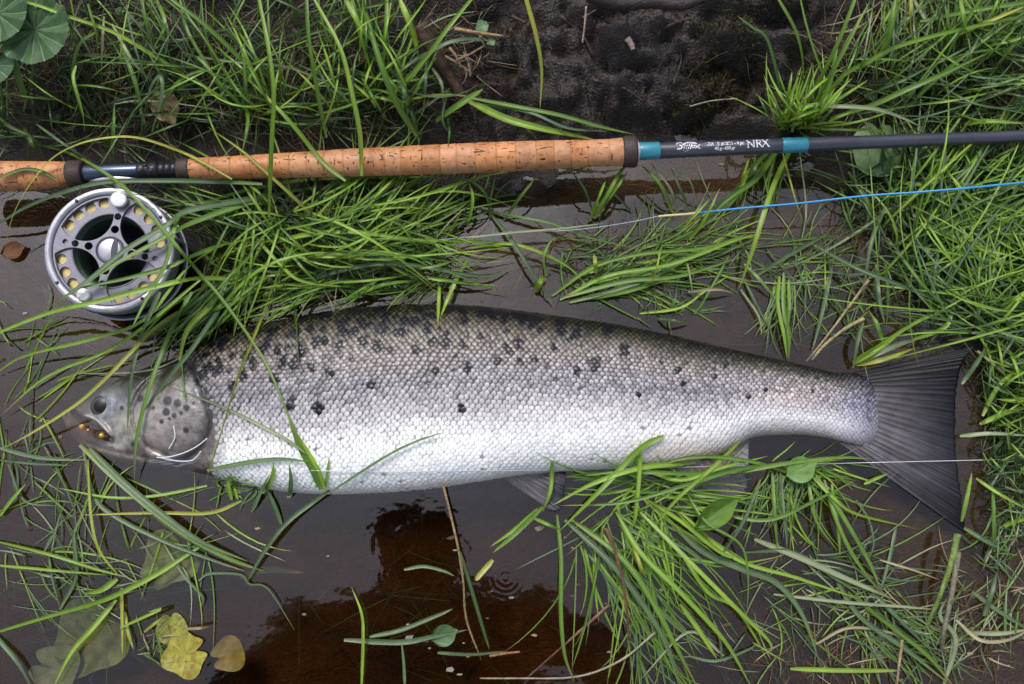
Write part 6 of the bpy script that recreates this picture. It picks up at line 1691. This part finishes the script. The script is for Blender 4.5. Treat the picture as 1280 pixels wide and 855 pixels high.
stuff('sunken_grass', 'thin grass strands drifting under the water', 'grass', [
    (80, 730, 120, 110, 110, 60, 70, 30, 120, 2.5, 'uud', .0, dict(sink=True, tipz=-.006)), (520, 760, 160, 90, 60, 80, 70, 30, 110, 2.5, 'dud', .0, dict(sink=True, tipz=-.010)),
    (960, 720, 150, 110, 130, 320, 60, 30, 120, 2.5, 'uud', .0, dict(sink=True, tipz=-.005)), (1000, 390, 110, 60, 80, 80, 60, 30, 110, 2.5, 'uud', .0, dict(sink=True, tipz=-.005)),
    (100, 430, 110, 50, 50, 80, 60, 30, 100, 2.5, 'dud', .0, dict(sink=True, tipz=-.006)), (720, 260, 130, 50, 40, 100, 60, 30, 100, 2.5, 'dud', .0, dict(sink=True, tipz=-.004))])
# moss on the peat
def moss():
    VV, CC, FF, k = [], [], [], 0
    for (mx, my, rx, ry, n) in [(905, 85, 55, 60, 1500), (870, 130, 40, 25, 350), (940, 20, 40, 20, 250), (640, 60, 30, 40, 160), (820, 60, 90, 60, 160), (240, 150, 30, 20, 150)]:
        for _ in range(n):
            r = math.sqrt(brng.random()) * (0.6 + .4 * brng.random()); q = brng.random() * 6.283
            x, y = mx + rx * r * math.cos(q), my + ry * r * math.sin(q)
            if vnoise(x / 12., y / 12., 5) < .38: continue
            W = P(x, y, .05); g = float(G(W[0], W[1])) + .003 
            base = np.array([W[0], W[1], g - .004])
            d = brng.normal(0, 1, 3) * np.array([.6, .6, .2]) + np.array([0, 0, .9]); d /= np.linalg.norm(d)
            L = brng.uniform(.006, .013); s = np.cross(d, brng.normal(0, 1, 3)); s = s / np.linalg.norm(s) * brng.uniform(.0005, .0010)
            VV += [base - s, base + s, base + d * L * .6 + s * .8, base + d * L, base + d * L * .6 - s * .8]
            c = np.array([.060, .058, .016]) * brng.uniform(.4, 1.6) if brng.random() > .25 else np.array([.10, .055, .02])
            CC += [c] * 5; FF.append((k, k + 1, k + 2, k + 3, k + 4)); k += 5
    tag(mesh_obj('moss', VV, FF, M_STRAW, cols=np.array(CC), smooth=False), 'brownish green moss patch on the bare peat', 'moss', kind='stuff')
moss()

# small flakes and seeds afloat
def flotsam():
    VV, CC, FF, k = [], [], [], 0
    while k < 130 * 5:
        x, y = brng.uniform(0, 1280), brng.uniform(200, 855)
        W = P(x, y, .0012)
        if G(W[0], W[1]) > -.004 or FZ(W[0], W[1]) > -.5 or vnoise(x / 70., y / 70., 6) < .42: continue
        r = brng.uniform(.0006, .0022) if brng.random() < .9 else brng.uniform(.002, .004); a0 = brng.random() * 6
        c = np.array([(.30, .25, .16), (.10, .06, .03), (.14, .20, .06), (.26, .25, .2)][int(brng.integers(4))]) * brng.uniform(.6, 1.3)
        for q in range(5):
            a = a0 + q * 1.2566; rr = r * brng.uniform(.5, 1.3)
            VV.append(W + np.array([rr * math.cos(a) * 1.4, rr * math.sin(a) * .7, brng.uniform(0, .0006)])); CC.append(c)
        FF.append(tuple(range(k, k + 5))); k += 5
    tag(mesh_obj('flotsam', VV, FF, M_STRAW, cols=np.array(CC), smooth=False), 'tiny flakes and seeds afloat on the brown water', 'debris', kind='stuff')
flotsam()

# crumbs of peat on the bare bank
def crumbs():
    VV, CC, FF, k = [], [], [], 0
    oct_v = np.array([(1, 0, 0), (-1, 0, 0), (0, 1, 0), (0, -1, 0), (0, 0, 1), (0, 0, -1)], float)
    oct_f = [(0, 2, 4), (2, 1, 4), (1, 3, 4), (3, 0, 4), (2, 0, 5), (1, 2, 5), (3, 1, 5), (0, 3, 5)]
    for (mx, my, rx, ry, n) in [(790, 80, 190, 95, 1300), (1000, 60, 90, 80, 300), (560, 120, 60, 60, 260), (120, 120, 130, 60, 350), (1240, 560, 40, 140, 260)]:
        for _ in range(n):
            r = math.sqrt(brng.random()); q = brng.random() * 6.283
            x, y = mx + rx * r * math.cos(q), my + ry * r * math.sin(q)
            W = P(x, y, .05); W = P(x, y, float(G(W[0], W[1])) + .004)
            g = float(G(W[0], W[1]))
            if g < .002: continue
            s = .0006 + .0020 * brng.random() ** 3
            V = oct_v * s * brng.uniform(.5, 1.3, (6, 3)); a = brng.random() * 6.28
            V = np.stack([V[:, 0] * math.cos(a) - V[:, 1] * math.sin(a), V[:, 0] * math.sin(a) + V[:, 1] * math.cos(a), V[:, 2] * .7], -1)
            VV += list(V + np.array([W[0], W[1], g + .0035]))
            c = np.array([(.020, .015, .012), (.045, .036, .034), (.060, .034, .018), (.09, .075, .065)][min(3, int(abs(brng.normal(0, 1.2))))]) * brng.uniform(.6, 1.3)
            CC += [c] * 6; FF += [tuple(i + k for i in f) for f in oct_f]; k += 6
    tag(mesh_obj('peat_crumbs', VV, FF, M_TWIG, cols=np.array(CC), smooth=False), 'loose dark crumbs of peat on the bare bank', 'soil', kind='stuff')
crumbs()
